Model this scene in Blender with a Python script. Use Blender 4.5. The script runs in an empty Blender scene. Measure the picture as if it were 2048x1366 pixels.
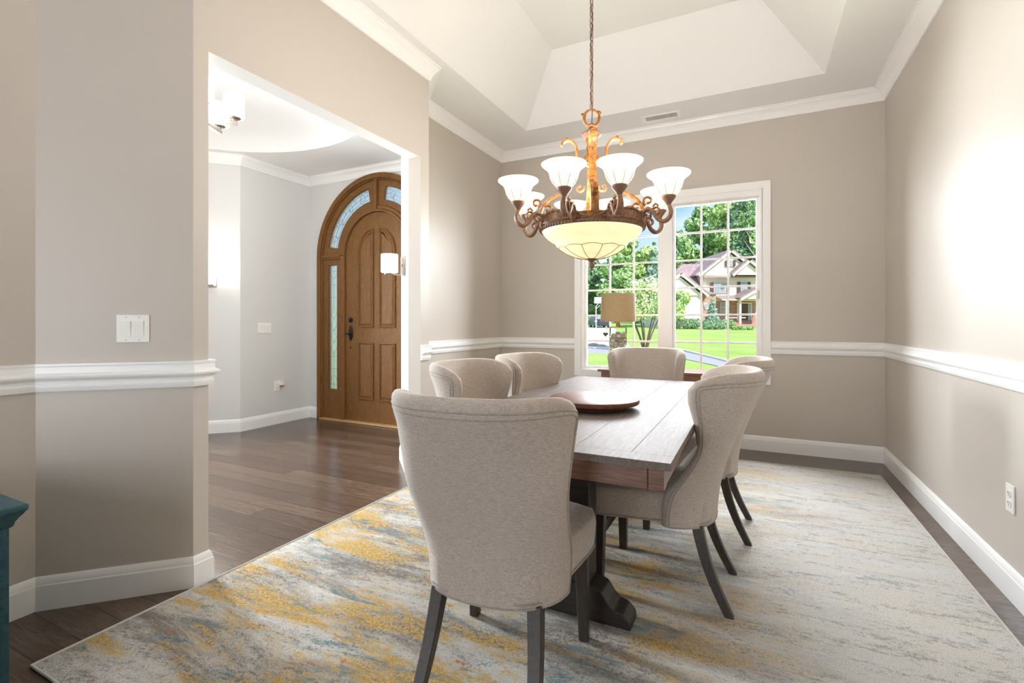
import bpy, bmesh, math, random
import numpy as np
from mathutils import Vector, Matrix
random.seed(7); RNG = np.random.default_rng(7)
PI = math.pi
S = bpy.context.scene
COL = S.collection

# ------------------------------------------------------------------ camera
cd = bpy.data.cameras.new('camera'); cam = bpy.data.objects.new('camera', cd); COL.objects.link(cam)
cam.location = (0, 0, 1.15); cam.rotation_euler = (PI/2, 0, math.radians(26.288))
cd.sensor_width = 36; cd.lens = 978.07/2048*36; cd.shift_y = -37.7/2048; cd.clip_end = 500; cd.clip_start = 0.05
S.camera = cam
FW = Vector((-math.sin(math.radians(26.288)), math.cos(math.radians(26.288)), 0))
RT = Vector((math.cos(math.radians(26.288)), math.sin(math.radians(26.288)), 0))

# ------------------------------------------------------------------ view and world
S.view_settings.view_transform = 'Standard'; S.view_settings.look = 'None'
S.view_settings.gamma = 1; S.view_settings.use_curve_mapping = False
S.view_settings.exposure = 2.32
S.cycles.use_denoising = True
S.cycles.max_bounces = 10; S.cycles.diffuse_bounces = 6; S.cycles.glossy_bounces = 4
S.cycles.transmission_bounces = 6; S.cycles.transparent_max_bounces = 12
S.cycles.sample_clamp_indirect = 6.0; S.cycles.caustics_reflective = False; S.cycles.caustics_refractive = False

w = bpy.data.worlds.new('sky'); S.world = w; w.use_nodes = True
nt = w.node_tree; nt.nodes.clear()
out = nt.nodes.new('ShaderNodeOutputWorld'); bg = nt.nodes.new('ShaderNodeBackground')
tc = nt.nodes.new('ShaderNodeTexCoord'); mp = nt.nodes.new('ShaderNodeMapping'); mp.inputs['Scale'].default_value = (1, 1, 3.2)
nz = nt.nodes.new('ShaderNodeTexNoise'); nz.inputs['Scale'].default_value = 2.6; nz.inputs['Detail'].default_value = 5
cr = nt.nodes.new('ShaderNodeValToRGB'); cr.color_ramp.elements[0].position = 0.48; cr.color_ramp.elements[1].position = 0.72
cr.color_ramp.elements[0].color = (0.26, 0.53, 0.92, 1); cr.color_ramp.elements[1].color = (0.88, 0.92, 1.0, 1)
nt.links.new(tc.outputs['Generated'], mp.inputs['Vector']); nt.links.new(mp.outputs[0], nz.inputs['Vector'])
sx = nt.nodes.new('ShaderNodeSeparateXYZ'); nt.links.new(tc.outputs['Generated'], sx.inputs[0])
hm = nt.nodes.new('ShaderNodeMapRange'); hm.inputs['From Min'].default_value = .0; hm.inputs['From Max'].default_value = .22; nt.links.new(sx.outputs['Z'], hm.inputs['Value'])
hx2 = nt.nodes.new('ShaderNodeMix'); hx2.data_type = 'RGBA'; hx2.inputs[6].default_value = (1.0, 1.05, 1.1, 1); nt.links.new(hm.outputs[0], hx2.inputs[0]); nt.links.new(cr.outputs[0], hx2.inputs[7])
nt.links.new(nz.outputs['Fac'], cr.inputs[0]); nt.links.new(hx2.outputs[2], bg.inputs['Color']); nt.links.new(bg.outputs[0], out.inputs[0])
bg.inputs['Strength'].default_value = 0.25

def lamp(name, kind, energy, color, loc, rot=(0, 0, 0), **kw):
    l = bpy.data.lights.new(name, kind); l.energy = energy; l.color = color
    for k, v in kw.items(): setattr(l, k, v)
    o = bpy.data.objects.new(name, l); o.location = loc; o.rotation_euler = rot; COL.objects.link(o); return o
# the sun over the street
sun = lamp('sun', 'SUN', 1.2, (1, .95, .86), (20, -10, 30), angle=math.radians(1.5))
sun.rotation_euler = Vector((-0.75, 0.55, -0.85)).to_track_quat('-Z', 'Y').to_euler()
# added fill lamps behind two invented windows: foyer side wall and rear wall
lamp('added_foyer_fill', 'AREA', 27, (.88, .95, 1), (-5.50, 2.32, 1.45), (0, -PI/2+.20, 0), shape='RECTANGLE', size=1.8, size_y=.62, spread=math.radians(110))
lamp('added_rear_fill', 'AREA', 13, (.93, .96, 1), (-1.45, -2.75, 1.20), (PI/2, 0, 0), shape='RECTANGLE', size=1.8, size_y=2.2)
lamp('front_window_daylight', 'AREA', 135, (.92, .96, 1), (-0.78, 6.0, 2.55), (-math.radians(62), 0, 0), shape='RECTANGLE', size=2.6, size_y=1.8)

# ------------------------------------------------------------------ materials
def mat(name, col, rough=.5, metal=0., **kw):
    m = bpy.data.materials.new(name); m.use_nodes = True
    b = m.node_tree.nodes['Principled BSDF']
    b.inputs['Base Color'].default_value = (*col, 1); b.inputs['Roughness'].default_value = rough; b.inputs['Metallic'].default_value = metal
    for k, v in kw.items(): b.inputs[k.replace('_', ' ')].default_value = v
    return m
def N(m, t, **kw):
    n = m.node_tree.nodes.new(t)
    for k, v in kw.items():
        if k in ('operation', 'blend_type', 'data_type', 'wave_type', 'bands_direction', 'wave_profile', 'feature', 'noise_dimensions', 'distance'):
            setattr(n, k, v)
        else: n.inputs[k.replace('_', ' ')].default_value = v
    return n
def L(m, a, b): m.node_tree.links.new(a, b)
def coords(m, scale=(1, 1, 1), rot=(0, 0, 0), loc=(0, 0, 0)):
    t = N(m, 'ShaderNodeTexCoord'); p = N(m, 'ShaderNodeMapping')
    p.inputs['Scale'].default_value = scale; p.inputs['Rotation'].default_value = rot; p.inputs['Location'].default_value = loc
    L(m, t.outputs['Object'], p.inputs['Vector']); return p.outputs[0]
def ramp(m, src, stops):
    r = N(m, 'ShaderNodeValToRGB'); e = r.color_ramp.elements
    e[0].position = stops[0][0]; e[0].color = (*stops[0][1], 1); e[1].position = stops[-1][0]; e[1].color = (*stops[-1][1], 1)
    for p, c in stops[1:-1]:
        k = e.new(p); k.color = (*c, 1)
    L(m, src, r.inputs[0]); return r.outputs[0]
def BS(m): return m.node_tree.nodes['Principled BSDF']
def bump(m, src, strength=.2, dist=.002):
    b = N(m, 'ShaderNodeBump', Strength=strength, Distance=dist); L(m, src, b.inputs['Height']); L(m, b.outputs[0], BS(m).inputs['Normal'])
def mixc(m, fac, a, b, blend='MIX'):
    x = N(m, 'ShaderNodeMix', data_type='RGBA', blend_type=blend)
    if isinstance(fac, float): x.inputs[0].default_value = fac
    else: L(m, fac, x.inputs[0])
    for i, v in ((6, a), (7, b)):
        if isinstance(v, tuple): x.inputs[i].default_value = (*v, 1)
        else: L(m, v, x.inputs[i])
    return x.outputs[2]

def paint(name, col, rough, ns=180, st=.06):
    m = mat(name, col, rough); n = N(m, 'ShaderNodeTexNoise', Scale=ns, Detail=3); L(m, coords(m), n.inputs['Vector']); bump(m, n.outputs['Fac'], st, .002)
    return m
M = {}
M['wall'] = paint('greige_wall_paint', (.555, .508, .455), .42)
M['wall_foyer'] = paint('pale_grey_wall_paint', (.70, .695, .68), .45)
M['ceil'] = paint('ceiling_paint', (.81, .81, .805), .8, 90, .12)
M['trim'] = mat('white_trim_paint', (.88, .88, .875), .28)
M['plastic'] = mat('white_plastic', (.85, .84, .80), .3)
M['slot'] = mat('dark_slot', (.03, .03, .03), .6)
M['nickel'] = mat('brushed_nickel', (.42, .38, .34), .3, 1.)
M['black'] = mat('black_bronze', (.02, .02, .022), .28, .7)

def wood(name, dark, mid, light, scale=(1, 14, 14), rough=.4, gs=6., st=.15, dist=2.0, spec=.5):
    m = mat(name, mid, rough); v = coords(m, scale)
    n = N(m, 'ShaderNodeTexNoise', Scale=gs, Detail=8, Roughness=.62, Distortion=dist); L(m, v, n.inputs['Vector'])
    c = ramp(m, n.outputs['Fac'], [(.28, dark), (.5, mid), (.72, light)])
    n2 = N(m, 'ShaderNodeTexNoise', Scale=gs*7, Detail=4); L(m, v, n2.inputs['Vector'])
    c2 = ramp(m, n2.outputs['Fac'], [(.4, (.72, .72, .72)), (.6, (1, 1, 1))])
    L(m, mixc(m, .6, c, c2, 'MULTIPLY'), BS(m).inputs['Base Color']); bump(m, n2.outputs['Fac'], st, .001)
    BS(m).inputs['Specular IOR Level'].default_value = spec
    return m
M['oak'] = wood('stained_oak_door', (.09, .035, .009), (.21, .092, .024), (.31, .15, .046), (22, 22, 1.2), .55, spec=.3)
M['oakh'] = wood('stained_oak_rail', (.09, .035, .009), (.21, .092, .024), (.31, .15, .046), (1.2, 22, 22), .55, spec=.3)
M['table_top'] = wood('weathered_acacia_top', (.12, .092, .078), (.19, .155, .135), (.26, .22, .195), (16, 1.1, 16), .5, 5., .08, spec=.08)
M['table_side'] = wood('acacia_apron', (.07, .026, .012), (.16, .068, .034), (.27, .14, .078), (1.3, 9, 22), .35, 4.)
M['table_dark'] = wood('dark_pedestal_wood', (.012, .009, .007), (.026, .019, .015), (.048, .036, .029), (2, 14, 14), .42, 4.)
M['leg'] = wood('weathered_leg_wood', (.022, .016, .012), (.043, .032, .024), (.072, .055, .042), (14, 14, 1.2), .45, 6.)
M['susan'] = wood('reddish_acacia', (.09, .028, .016), (.18, .07, .042), (.26, .13, .085), (3, 14, 14), .42, 5., spec=.2)
M['console'] = wood('red_brown_console_wood', (.10, .03, .016), (.20, .075, .04), (.27, .11, .06), (1.5, 14, 14), .28, 5.)

# floor planks running along X
def floor_mat():
    m = mat('dark_hardwood_planks', (.08, .05, .035), .3)
    v = coords(m, (1, 1, 1))
    br = N(m, 'ShaderNodeTexBrick'); br.offset = .37; br.offset_frequency = 2
    br.inputs['Scale'].default_value = 1; br.inputs['Brick Width'].default_value = 1.35; br.inputs['Row Height'].default_value = .128
    br.inputs['Mortar Size'].default_value = .0026; br.inputs['Mortar Smooth'].default_value = .3; br.inputs['Bias'].default_value = 0
    br.inputs['Color1'].default_value = (.075, .047, .033, 1); br.inputs['Color2'].default_value = (.13, .086, .061, 1); br.inputs['Mortar'].default_value = (.02, .012, .008, 1)
    L(m, v, br.inputs['Vector'])
    n = N(m, 'ShaderNodeTexNoise', Scale=3.2, Detail=8, Roughness=.62, Distortion=2.5); L(m, coords(m, (1.2, 14, 1)), n.inputs['Vector'])
    g = ramp(m, n.outputs['Fac'], [(.3, (.55, .55, .55)), (.7, (1.25, 1.22, 1.18))])
    L(m, mixc(m, 1., br.outputs['Color'], g, 'MULTIPLY'), BS(m).inputs['Base Color'])
    ad = N(m, 'ShaderNodeMath', operation='MULTIPLY_ADD'); L(m, br.outputs['Fac'], ad.inputs[0]); ad.inputs[1].default_value = -3.; L(m, n.outputs['Fac'], ad.inputs[2])
    bump(m, ad.outputs[0], .22, .0016)
    r = ramp(m, n.outputs['Fac'], [(.3, (.24, .24, .24)), (.7, (.16, .16, .16))]); L(m, r, BS(m).inputs['Roughness'])
    return m
M['floor'] = floor_mat()

def rug_mat():
    m = mat('abstract_rug_pile', (.6, .58, .54), .95); v0 = coords(m, (1, 1, 1))
    # streaks run along X
    def streak(sx, sy, sc, det=6, dist=.7, off=0.):
        n = N(m, 'ShaderNodeTexNoise', Scale=sc, Detail=det, Roughness=.66, Distortion=dist); L(m, coords(m, (sx, sy, 1), (0, 0, .06), (off, off*.7, 0)), n.inputs['Vector']); return n.outputs['Fac']
    fine = N(m, 'ShaderNodeTexNoise', Scale=95., Detail=3, Roughness=.85); L(m, v0, fine.inputs['Vector'])
    finer = N(m, 'ShaderNodeTexNoise', Scale=420., Detail=2, Roughness=.8); L(m, v0, finer.inputs['Vector'])
    def jit(src, amt=.22):
        a = N(m, 'ShaderNodeMath', operation='MULTIPLY_ADD'); L(m, fine.outputs['Fac'], a.inputs[0]); a.inputs[1].default_value = amt; L(m, src, a.inputs[2])
        b = N(m, 'ShaderNodeMath', operation='SUBTRACT'); L(m, a.outputs[0], b.inputs[0]); b.inputs[1].default_value = amt/2; return b.outputs[0]
    mid = N(m, 'ShaderNodeTexNoise', Scale=26., Detail=4, Roughness=.75); L(m, coords(m, (1, 1.9, 1)), mid.inputs['Vector'])
    def jm(src, k=.5):       # break a streak mask up into tufts
        a = N(m, 'ShaderNodeMath', operation='MULTIPLY_ADD'); L(m, mid.outputs['Fac'], a.inputs[0]); a.inputs[1].default_value = k; L(m, jit(src, .62), a.inputs[2])
        b = N(m, 'ShaderNodeMath', operation='SUBTRACT'); L(m, a.outputs[0], b.inputs[0]); b.inputs[1].default_value = k/2; return b.outputs[0]
    base = ramp(m, jm(streak(1., 4.2, 1.6, off=3.), .55), [(.33, (.27, .235, .21)), (.42, (.46, .43, .39)), (.51, (.70, .67, .62)), (.64, (.86, .84, .79))])
    ymask = ramp(m, jm(streak(1.3, 4.2, 1.25, off=11.), .42), [(.495, (0, 0, 0)), (.58, (.97, .97, .97))])
    ycol = ramp(m, fine.outputs['Fac'], [(.34, (.44, .22, .03)), (.5, (.74, .46, .10)), (.66, (.86, .68, .34))])
    tmask = ramp(m, jm(streak(1.9, 7., 1.7, off=23.), .42), [(.585, (0, 0, 0)), (.66, (.95, .95, .95))])
    tcol = ramp(m, fine.outputs['Fac'], [(.3, (.05, .15, .17)), (.55, (.17, .30, .32)), (.75, (.50, .55, .53))])
    omask = ramp(m, jm(streak(2.2, 6., 2.4, off=37.), .45), [(.66, (0, 0, 0)), (.71, (1, 1, 1))])
    dmask = ramp(m, jm(streak(1.2, 4.5, 2.0, off=51.), .42), [(.585, (0, 0, 0)), (.68, (.9, .9, .9))])
    c = mixc(m, dmask, base, (.24, .20, .18)); c = mixc(m, ymask, c, ycol); c = mixc(m, tmask, c, tcol); c = mixc(m, omask, c, (.62, .26, .09))
    # dye pales towards the right hand border, with glare painted in too
    sp = N(m, 'ShaderNodeSeparateXYZ'); L(m, N(m, 'ShaderNodeTexCoord').outputs['Object'], sp.inputs[0])
    wob = N(m, 'ShaderNodeMath', operation='MULTIPLY_ADD'); L(m, streak(1, 2, .8, off=5.), wob.inputs[0]); wob.inputs[1].default_value = 1.6; L(m, sp.outputs['X'], wob.inputs[2])
    mr = N(m, 'ShaderNodeMapRange'); L(m, wob.outputs[0], mr.inputs['Value']); mr.inputs['From Min'].default_value = .35; mr.inputs['From Max'].default_value = 1.1; mr.inputs['To Max'].default_value = .85
    c = mixc(m, mr.outputs[0], c, ramp(m, jm(streak(1., 6., 2.6, off=71.), .8), [(.30, (.56, .55, .53)), (.40, (.80, .79, .76)), (.48, (.94, .93, .90))]))
    sp2 = ramp(m, finer.outputs['Fac'], [(.34, (.5, .5, .5)), (.58, (1.34, 1.33, 1.31))])
    L(m, mixc(m, 1., c, sp2, 'MULTIPLY'), BS(m).inputs['Base Color'])
    a = N(m, 'ShaderNodeMath', operation='ADD'); L(m, fine.outputs['Fac'], a.inputs[0]); L(m, finer.outputs['Fac'], a.inputs[1])
    bump(m, a.outputs[0], 1., .009)
    return m
M['rug'] = rug_mat()
M['rug_edge'] = mat('rug_binding', (.50, .48, .44), .95)

def fabric_mat(name, col, k=1.):
    m = mat(name, col, .92); BS(m).inputs['Sheen Weight'].default_value = .25; BS(m).inputs['Sheen Roughness'].default_value = .5
    a = N(m, 'ShaderNodeTexNoise', Scale=9., Detail=2, Roughness=.6); L(m, coords(m, (95, 95, 8)), a.inputs['Vector'])
    b = N(m, 'ShaderNodeTexNoise', Scale=9., Detail=2, Roughness=.6); L(m, coords(m, (8, 8, 95)), b.inputs['Vector'])
    s = N(m, 'ShaderNodeMath', operation='ADD'); L(m, a.outputs['Fac'], s.inputs[0]); L(m, b.outputs['Fac'], s.inputs[1])
    h = N(m, 'ShaderNodeMath', operation='MULTIPLY'); L(m, s.outputs[0], h.inputs[0]); h.inputs[1].default_value = .5
    c = ramp(m, h.outputs[0], [(.36, tuple(x*.62 for x in col)), (.5, col), (.64, tuple(min(1, x*1.3) for x in col))])
    L(m, c, BS(m).inputs['Base Color']); bump(m, h.outputs[0], .35, .0012); return m
M['fabric'] = fabric_mat('oatmeal_linen', (.465, .40, .345))
M['piping'] = fabric_mat('linen_piping', (.35, .30, .255))

M['teal'] = wood('distressed_teal_paint', (.008, .03, .038), (.018, .075, .092), (.035, .11, .13), (3, 3, 3), .4, 5.)

def emis(name, col, st, base=(.42, .34, .24)):
    m = mat(name, base, .35); BS(m).inputs['Emission Color'].default_value = (*col, 1); BS(m).inputs['Emission Strength'].default_value = st; return m
def veined(name, col, vein, st, freq, zlo=None):
    m = emis(name, col, st)
    n = N(m, 'ShaderNodeTexNoise', Scale=9., Detail=4, Distortion=1.5); L(m, coords(m), n.inputs['Vector'])
    c = ramp(m, n.outputs['Fac'], [(.3, tuple(a*.8 for a in col)), (.7, col)])
    L(m, c, BS(m).inputs['Emission Color']); return m
M['shade_glass'] = veined('lit_alabaster_shade', (1.0, .80, .52), None, .38, 8)
M['bowl_glass'] = veined('lit_alabaster_bowl', (1.0, .76, .42), None, .24, 8)
M['vein'] = mat('amber_glass_rib', (.30, .17, .05), .5)
M['opal'] = emis('lit_opal_glass', (1, .95, .88), .8)
def bronze_mat():
    m = mat('gilded_bronze', (.40, .2, .06), .45, .15)
    n = N(m, 'ShaderNodeTexNoise', Scale=45., Detail=5, Roughness=.7); L(m, coords(m), n.inputs['Vector'])
    c = ramp(m, n.outputs['Fac'], [(.32, (.07, .024, .005)), (.5, (.25, .10, .018)), (.7, (.40, .19, .05))]); L(m, c, BS(m).inputs['Base Color']); bump(m, n.outputs['Fac'], .3, .002); return m
M['bronze'] = bronze_mat()
M['bronze_dark'] = mat('antique_umber_bronze', (.22, .12, .075), .5, .15)
M['bronze_mid'] = wood('umber_bronze_scrolls', (.09, .036, .015), (.25, .125, .062), (.42, .24, .14), (20, 20, 20), .5, 3.)
M['cord'] = mat('brown_cord', (.05, .03, .02), .7)

def pane_mat(name, tint=(1, 1, 1), gloss=.06):
    m = bpy.data.materials.new(name); m.use_nodes = True; t = m.node_tree; t.nodes.clear()
    o = t.nodes.new('ShaderNodeOutputMaterial'); tr = t.nodes.new('ShaderNodeBsdfTransparent'); tr.inputs[0].default_value = (*tint, 1)
    gl = t.nodes.new('ShaderNodeBsdfGlossy'); gl.inputs['Roughness'].default_value = .02; fr = t.nodes.new('ShaderNodeFresnel'); fr.inputs['IOR'].default_value = 1.14
    mx = t.nodes.new('ShaderNodeMixShader'); t.links.new(fr.outputs[0], mx.inputs[0]); t.links.new(tr.outputs[0], mx.inputs[1]); t.links.new(gl.outputs[0], mx.inputs[2]); t.links.new(mx.outputs[0], o.inputs[0]); return m
M['pane'] = pane_mat('window_glass')
M['jar'] = pane_mat('jar_glass', (.93, .97, .96))
def stained():
    m = mat('leaded_textured_glass', (.85, .92, .95), .5); BS(m).inputs['Transmission Weight'].default_value = .93; BS(m).inputs['Emission Color'].default_value = (.78, .89, 1, 1)
    n = N(m, 'ShaderNodeTexVoronoi', Scale=34.); L(m, coords(m), n.inputs['Vector'])
    c = ramp(m, n.outputs['Distance'], [(.0, (.62, .72, .80)), (.5, (.95, .98, 1)), (.9, (.80, .86, .86))]); L(m, c, BS(m).inputs['Base Color'])
    bump(m, n.outputs['Distance'], .6, .004); return m
M['lead_glass'] = stained()
M['came'] = mat('lead_came', (.25, .28, .30), .35, .8)
M['blind'] = mat('cream_blind_fabric', (.74, .69, .62), .8)
M['lampshade'] = fabric_mat('tan_burlap_shade', (.46, .33, .17))
M['brass'] = mat('aged_brass', (.35, .2, .1), .35, .8)
M['shell'] = None

# outdoors
def island_mat(name, cols, rough=.7, transl=0.):
    m = mat(name, cols[1], rough); g = N(m, 'ShaderNodeNewGeometry')
    st = [(i/(len(cols)-1), c) for i, c in enumerate(cols)]
    L(m, ramp(m, g.outputs['Random Per Island'], st), BS(m).inputs['Base Color'])
    BS(m).inputs['Specular IOR Level'].default_value = .2
    return m
M['leaf_mid'] = island_mat('mid_green_leaves', [(.18, .32, .11), (.32, .50, .20), (.50, .68, .33)])
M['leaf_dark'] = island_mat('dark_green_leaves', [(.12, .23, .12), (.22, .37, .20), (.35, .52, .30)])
M['leaf_lime'] = island_mat('lime_green_leaves', [(.30, .46, .14), (.48, .66, .24), (.68, .82, .42)])
M['leaf_blue'] = island_mat('blue_green_needles', [(.17, .28, .21), (.28, .42, .32), (.42, .55, .44)])
M['blossom'] = island_mat('cream_blossom', [(.62, .66, .38), (.82, .82, .58), (.92, .9, .78)])
M['bark'] = mat('bark', (.16, .11, .08), .9); M['bark_pale'] = mat('pale_bark', (.50, .46, .40), .9)
M['shell'] = island_mat('sea_shells', [(.42, .30, .22), (.66, .56, .46), (.85, .80, .72)], .5)
def grass():
    m = mat('mown_lawn', (.3, .42, .1), .95); n = N(m, 'ShaderNodeTexNoise', Scale=.35, Detail=6); L(m, coords(m), n.inputs['Vector'])
    n2 = N(m, 'ShaderNodeTexNoise', Scale=9., Detail=4); L(m, coords(m), n2.inputs['Vector'])
    a = ramp(m, n.outputs['Fac'], [(.3, (.33, .47, .12)), (.7, (.47, .60, .19))]); b = ramp(m, n2.outputs['Fac'], [(.3, (.78, .8, .7)), (.7, (1.1, 1.08, 1.)) ])
    L(m, mixc(m, 1., a, b, 'MULTIPLY'), BS(m).inputs['Base Color']); BS(m).inputs['Specular IOR Level'].default_value = .1; return m
M['grass'] = grass()
M['asphalt'] = paint('pale_asphalt', (.42, .40, .42), .9, 6, .1); M['concrete'] = paint('concrete', (.72, .69, .64), .9, 6, .1)
def shingle():
    m = mat('mauve_brown_shingles', (.35, .26, .26), .9); n = N(m, 'ShaderNodeTexNoise', Scale=3.5, Detail=5); L(m, coords(m), n.inputs['Vector'])
    L(m, ramp(m, n.outputs['Fac'], [(.3, (.27, .185, .185)), (.7, (.44, .33, .33))]), BS(m).inputs['Base Color']); return m
M['shingle'] = shingle()
M['siding'] = mat('cream_siding', (.84, .76, .64), .8)
def brick():
    m = mat('red_brick', (.3, .15, .11), .9); b = N(m, 'ShaderNodeTexBrick'); b.inputs['Scale'].default_value = 1.6
    b.inputs['Color1'].default_value = (.34, .16, .12, 1); b.inputs['Color2'].default_value = (.46, .26, .20, 1); b.inputs['Mortar'].default_value = (.6, .52, .46, 1)
    L(m, coords(m, (1, 1, 1), (PI/2, 0, 0)), b.inputs['Vector']); L(m, b.outputs['Color'], BS(m).inputs['Base Color']); return m
M['brick'] = brick()
M['ext_trim'] = mat('cream_exterior_trim', (.86, .80, .70), .6); M['shutter'] = mat('dark_brown_shutter', (.10, .065, .055), .7)
M['ext_glass'] = mat('house_window_glass', (.30, .36, .42), .15); M['car_paint'] = mat('dark_blue_car_paint', (.05, .06, .12), .25, .3)
M['tyre'] = mat('tyre', (.02, .02, .02), .8); M['heart'] = mat('charcoal_heart', (.06, .055, .055), .6)
M['red'] = mat('red_plastic', (.55, .05, .02), .4); M['white_paint'] = mat('white_metal_paint', (.85, .85, .85), .4)

# ------------------------------------------------------------------ mesh helpers
class MB:
    def __init__(s): s.v = []; s.f = []
    def add(s, vs, fs):
        o = len(s.v); s.v += [tuple(v) for v in vs]; s.f += [tuple(i+o for i in f) for f in fs]; return s
    def box(s, a, b, mtx=None):
        x0, y0, z0 = a; x1, y1, z1 = b
        vs = [Vector(p) for p in ((x0, y0, z0), (x1, y0, z0), (x1, y1, z0), (x0, y1, z0), (x0, y0, z1), (x1, y0, z1), (x1, y1, z1), (x0, y1, z1))]
        if mtx is not None: vs = [mtx @ v for v in vs]
        return s.add(vs, [(0, 3, 2, 1), (4, 5, 6, 7), (0, 1, 5, 4), (1, 2, 6, 5), (2, 3, 7, 6), (3, 0, 4, 7)])
    def prism(s, pts, d, mtx=None):       # pts: 2D outline in XZ (ccw seen from -Y); extruded along +Y by d
        n = len(pts); vs = [Vector((p[0], 0, p[1])) for p in pts] + [Vector((p[0], d, p[1])) for p in pts]
        if mtx is not None: vs = [mtx @ v for v in vs]
        return s.add(vs, [tuple(range(n)), tuple(range(2*n-1, n-1, -1))] + [(i, i+n, (i+1) % n+n, (i+1) % n) for i in range(n)])
    def lathe(s, prof, c=(0, 0, 0), seg=32, mtx=None, flute=None):
        vs = []; fs = []; n = len(prof)
        for k in range(seg):
            a = 2*PI*k/seg
            for r, z in prof:
                rr = r*(1 + (flute(a, r, z) if flute else 0)); p = Vector((c[0]+rr*math.cos(a), c[1]+rr*math.sin(a), c[2]+z)); vs.append(mtx @ p if mtx is not None else p)
        for k in range(seg):
            k2 = (k+1) % seg
            for i in range(n-1): fs.append((k*n+i, k2*n+i, k2*n+i+1, k*n+i+1))
        return s.add(vs, fs)
    def tube(s, pts, r, seg=8, closed=False, flat=1., up=None):
        pts = [Vector(p) for p in pts]; n = len(pts); rs = r if isinstance(r, (list, tuple)) else [r]*n
        vs = []; fs = []; prev = None
        for i, p in enumerate(pts):
            t = (pts[(i+1) % n]-pts[i-1]) if closed else (pts[min(i+1, n-1)]-pts[max(i-1, 0)])
            t.normalize()
            if up is not None: u = Vector(up); u = u - t*u.dot(t)
            elif prev is None:
                u = Vector((0, 0, 1)) if abs(t.z) < .9 else Vector((1, 0, 0)); u = u - t*u.dot(t)
            else: u = prev - t*prev.dot(t)
            if u.length < 1e-5: u = Vector((1, 0, 0)) - t*t.x
            u.normalize(); prev = u; b = t.cross(u)
            for k in range(seg):
                a = 2*PI*k/seg; vs.append(p + u*(math.cos(a)*rs[i]*flat) + b*(math.sin(a)*rs[i]))
        m = n if closed else n-1
        for i in range(m):
            j = (i+1) % n
            for k in range(seg): fs.append((i*seg+k, i*seg+(k+1) % seg, j*seg+(k+1) % seg, j*seg+k))
        if not closed: fs += [tuple(range(seg-1, -1, -1)), tuple((n-1)*seg+k for k in range(seg))]
        return s.add(vs, fs)
    def ball(s, c, r, seg=10, sz=1.):
        pr = [(max(1e-4, r*math.sin(PI*i/seg)), -r*sz*math.cos(PI*i/seg)) for i in range(seg+1)]
        return s.lathe(pr, c, seg*2)
    def make(s, name, m, parent=None, smooth=False, bevel=0, seg=2, subd=0, angle=40, mats=None):
        me = bpy.data.meshes.new(name); me.from_pydata(s.v, [], s.f); me.validate()
        b = bmesh.new(); b.from_mesh(me); bmesh.ops.remove_doubles(b, verts=b.verts, dist=1e-5)
        bmesh.ops.recalc_face_normals(b, faces=b.faces)
        if bevel: bmesh.ops.bevel(b, geom=[e for e in b.edges if len(e.link_faces) == 2 and e.calc_face_angle(0) > .5], offset=bevel, segments=seg, profile=.5, affect='EDGES', clamp_overlap=True)
        if smooth:
            for f in b.faces: f.smooth = True
            for e in b.edges:
                if len(e.link_faces) == 2 and e.calc_face_angle(0) > math.radians(angle): e.smooth = False
        b.to_mesh(me); b.free()
        o = bpy.data.objects.new(name, me); COL.objects.link(o); me.materials.append(m)
        if subd:
            md = o.modifiers.new('sub', 'SUBSURF'); md.levels = subd; md.render_levels = subd
        if parent is not None: o.parent = parent
        return o

def tag(o, label=None, cat=None, group=None, kind=None):
    if label: o['label'] = label
    if cat: o['category'] = cat
    if group: o['group'] = group
    if kind: o['kind'] = kind
    return o
def thing(name, label, cat, loc=(0, 0, 0), rz=0., group=None):
    o = bpy.data.objects.new(name, None); o.empty_display_size = .1; o.location = loc; o.rotation_euler = (0, 0, rz); COL.objects.link(o)
    return tag(o, label, cat, group)
def structure(o): o['kind'] = 'structure'; return o
def dup(o, loc=None, rz=None, label=None, parent=None):
    c = o.copy(); COL.objects.link(c)
    if parent is not None: c.parent = parent
    for ch in [x for x in bpy.data.objects if x.parent == o]: dup(ch, parent=c)
    if loc is not None: c.location = loc
    if rz is not None: c.rotation_euler = (0, 0, rz)
    if label: c['label'] = label
    return c
def local(o, p):  # mesh built in world space parented to an empty at p
    o.location = -Vector(p); return o

# ------------------------------------------------------------------ room shell
XR, XL, XO, YF, YN = .966, -2.576, -2.190, 4.937, -2.6
ZC, ZT = 3.06, 3.52
# floor and the ground the house stands on
f = structure(MB().box((-5.6, YN, -.12), (XR+.12, 5.05, 0)).make('floor', M['floor']))
structure(MB().box((XR, YN, -.1), (XR+.12, YF+.15, 3.7)).make('wall_right', M['wall']))
# far wall with window opening
WX0, WX1, WZ0, WZ1 = -1.635, .077, .655, 2.358
structure(MB().box((XL-.12, YF, -.1), (WX0, YF+.15, 3.7)).box((WX1, YF, -.1), (XR, YF+.15, 3.7)).box((WX0, YF, -.1), (WX1, YF+.15, WZ0)).box((WX0, YF, WZ1), (WX1, YF+.15, 3.7)).make('wall_far', M['wall']))
def slab2(p, q, z0, z1, t, name, m):   # vertical slab, thickness t to the right of p->q
    p = Vector((*p, 0)); q = Vector((*q, 0)); d = (q-p).normalized(); n = Vector((d.y, -d.x, 0))*t
    vs = [p, q, q+n, p+n]; vv = [v+Vector((0, 0, z0)) for v in vs] + [v+Vector((0, 0, z1)) for v in vs]
    b = MB(); b.add(vv, [(0, 1, 2, 3), (7, 6, 5, 4), (0, 4, 5, 1), (1, 5, 6, 2), (2, 6, 7, 3), (3, 7, 4, 0)])
    return structure(b.make(name, m))
YA, YB = 1.296, 3.02      # outer corners of the boxed-out opening wall
OY0, OY1, OZ = 1.362, 2.918, 2.365
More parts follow.
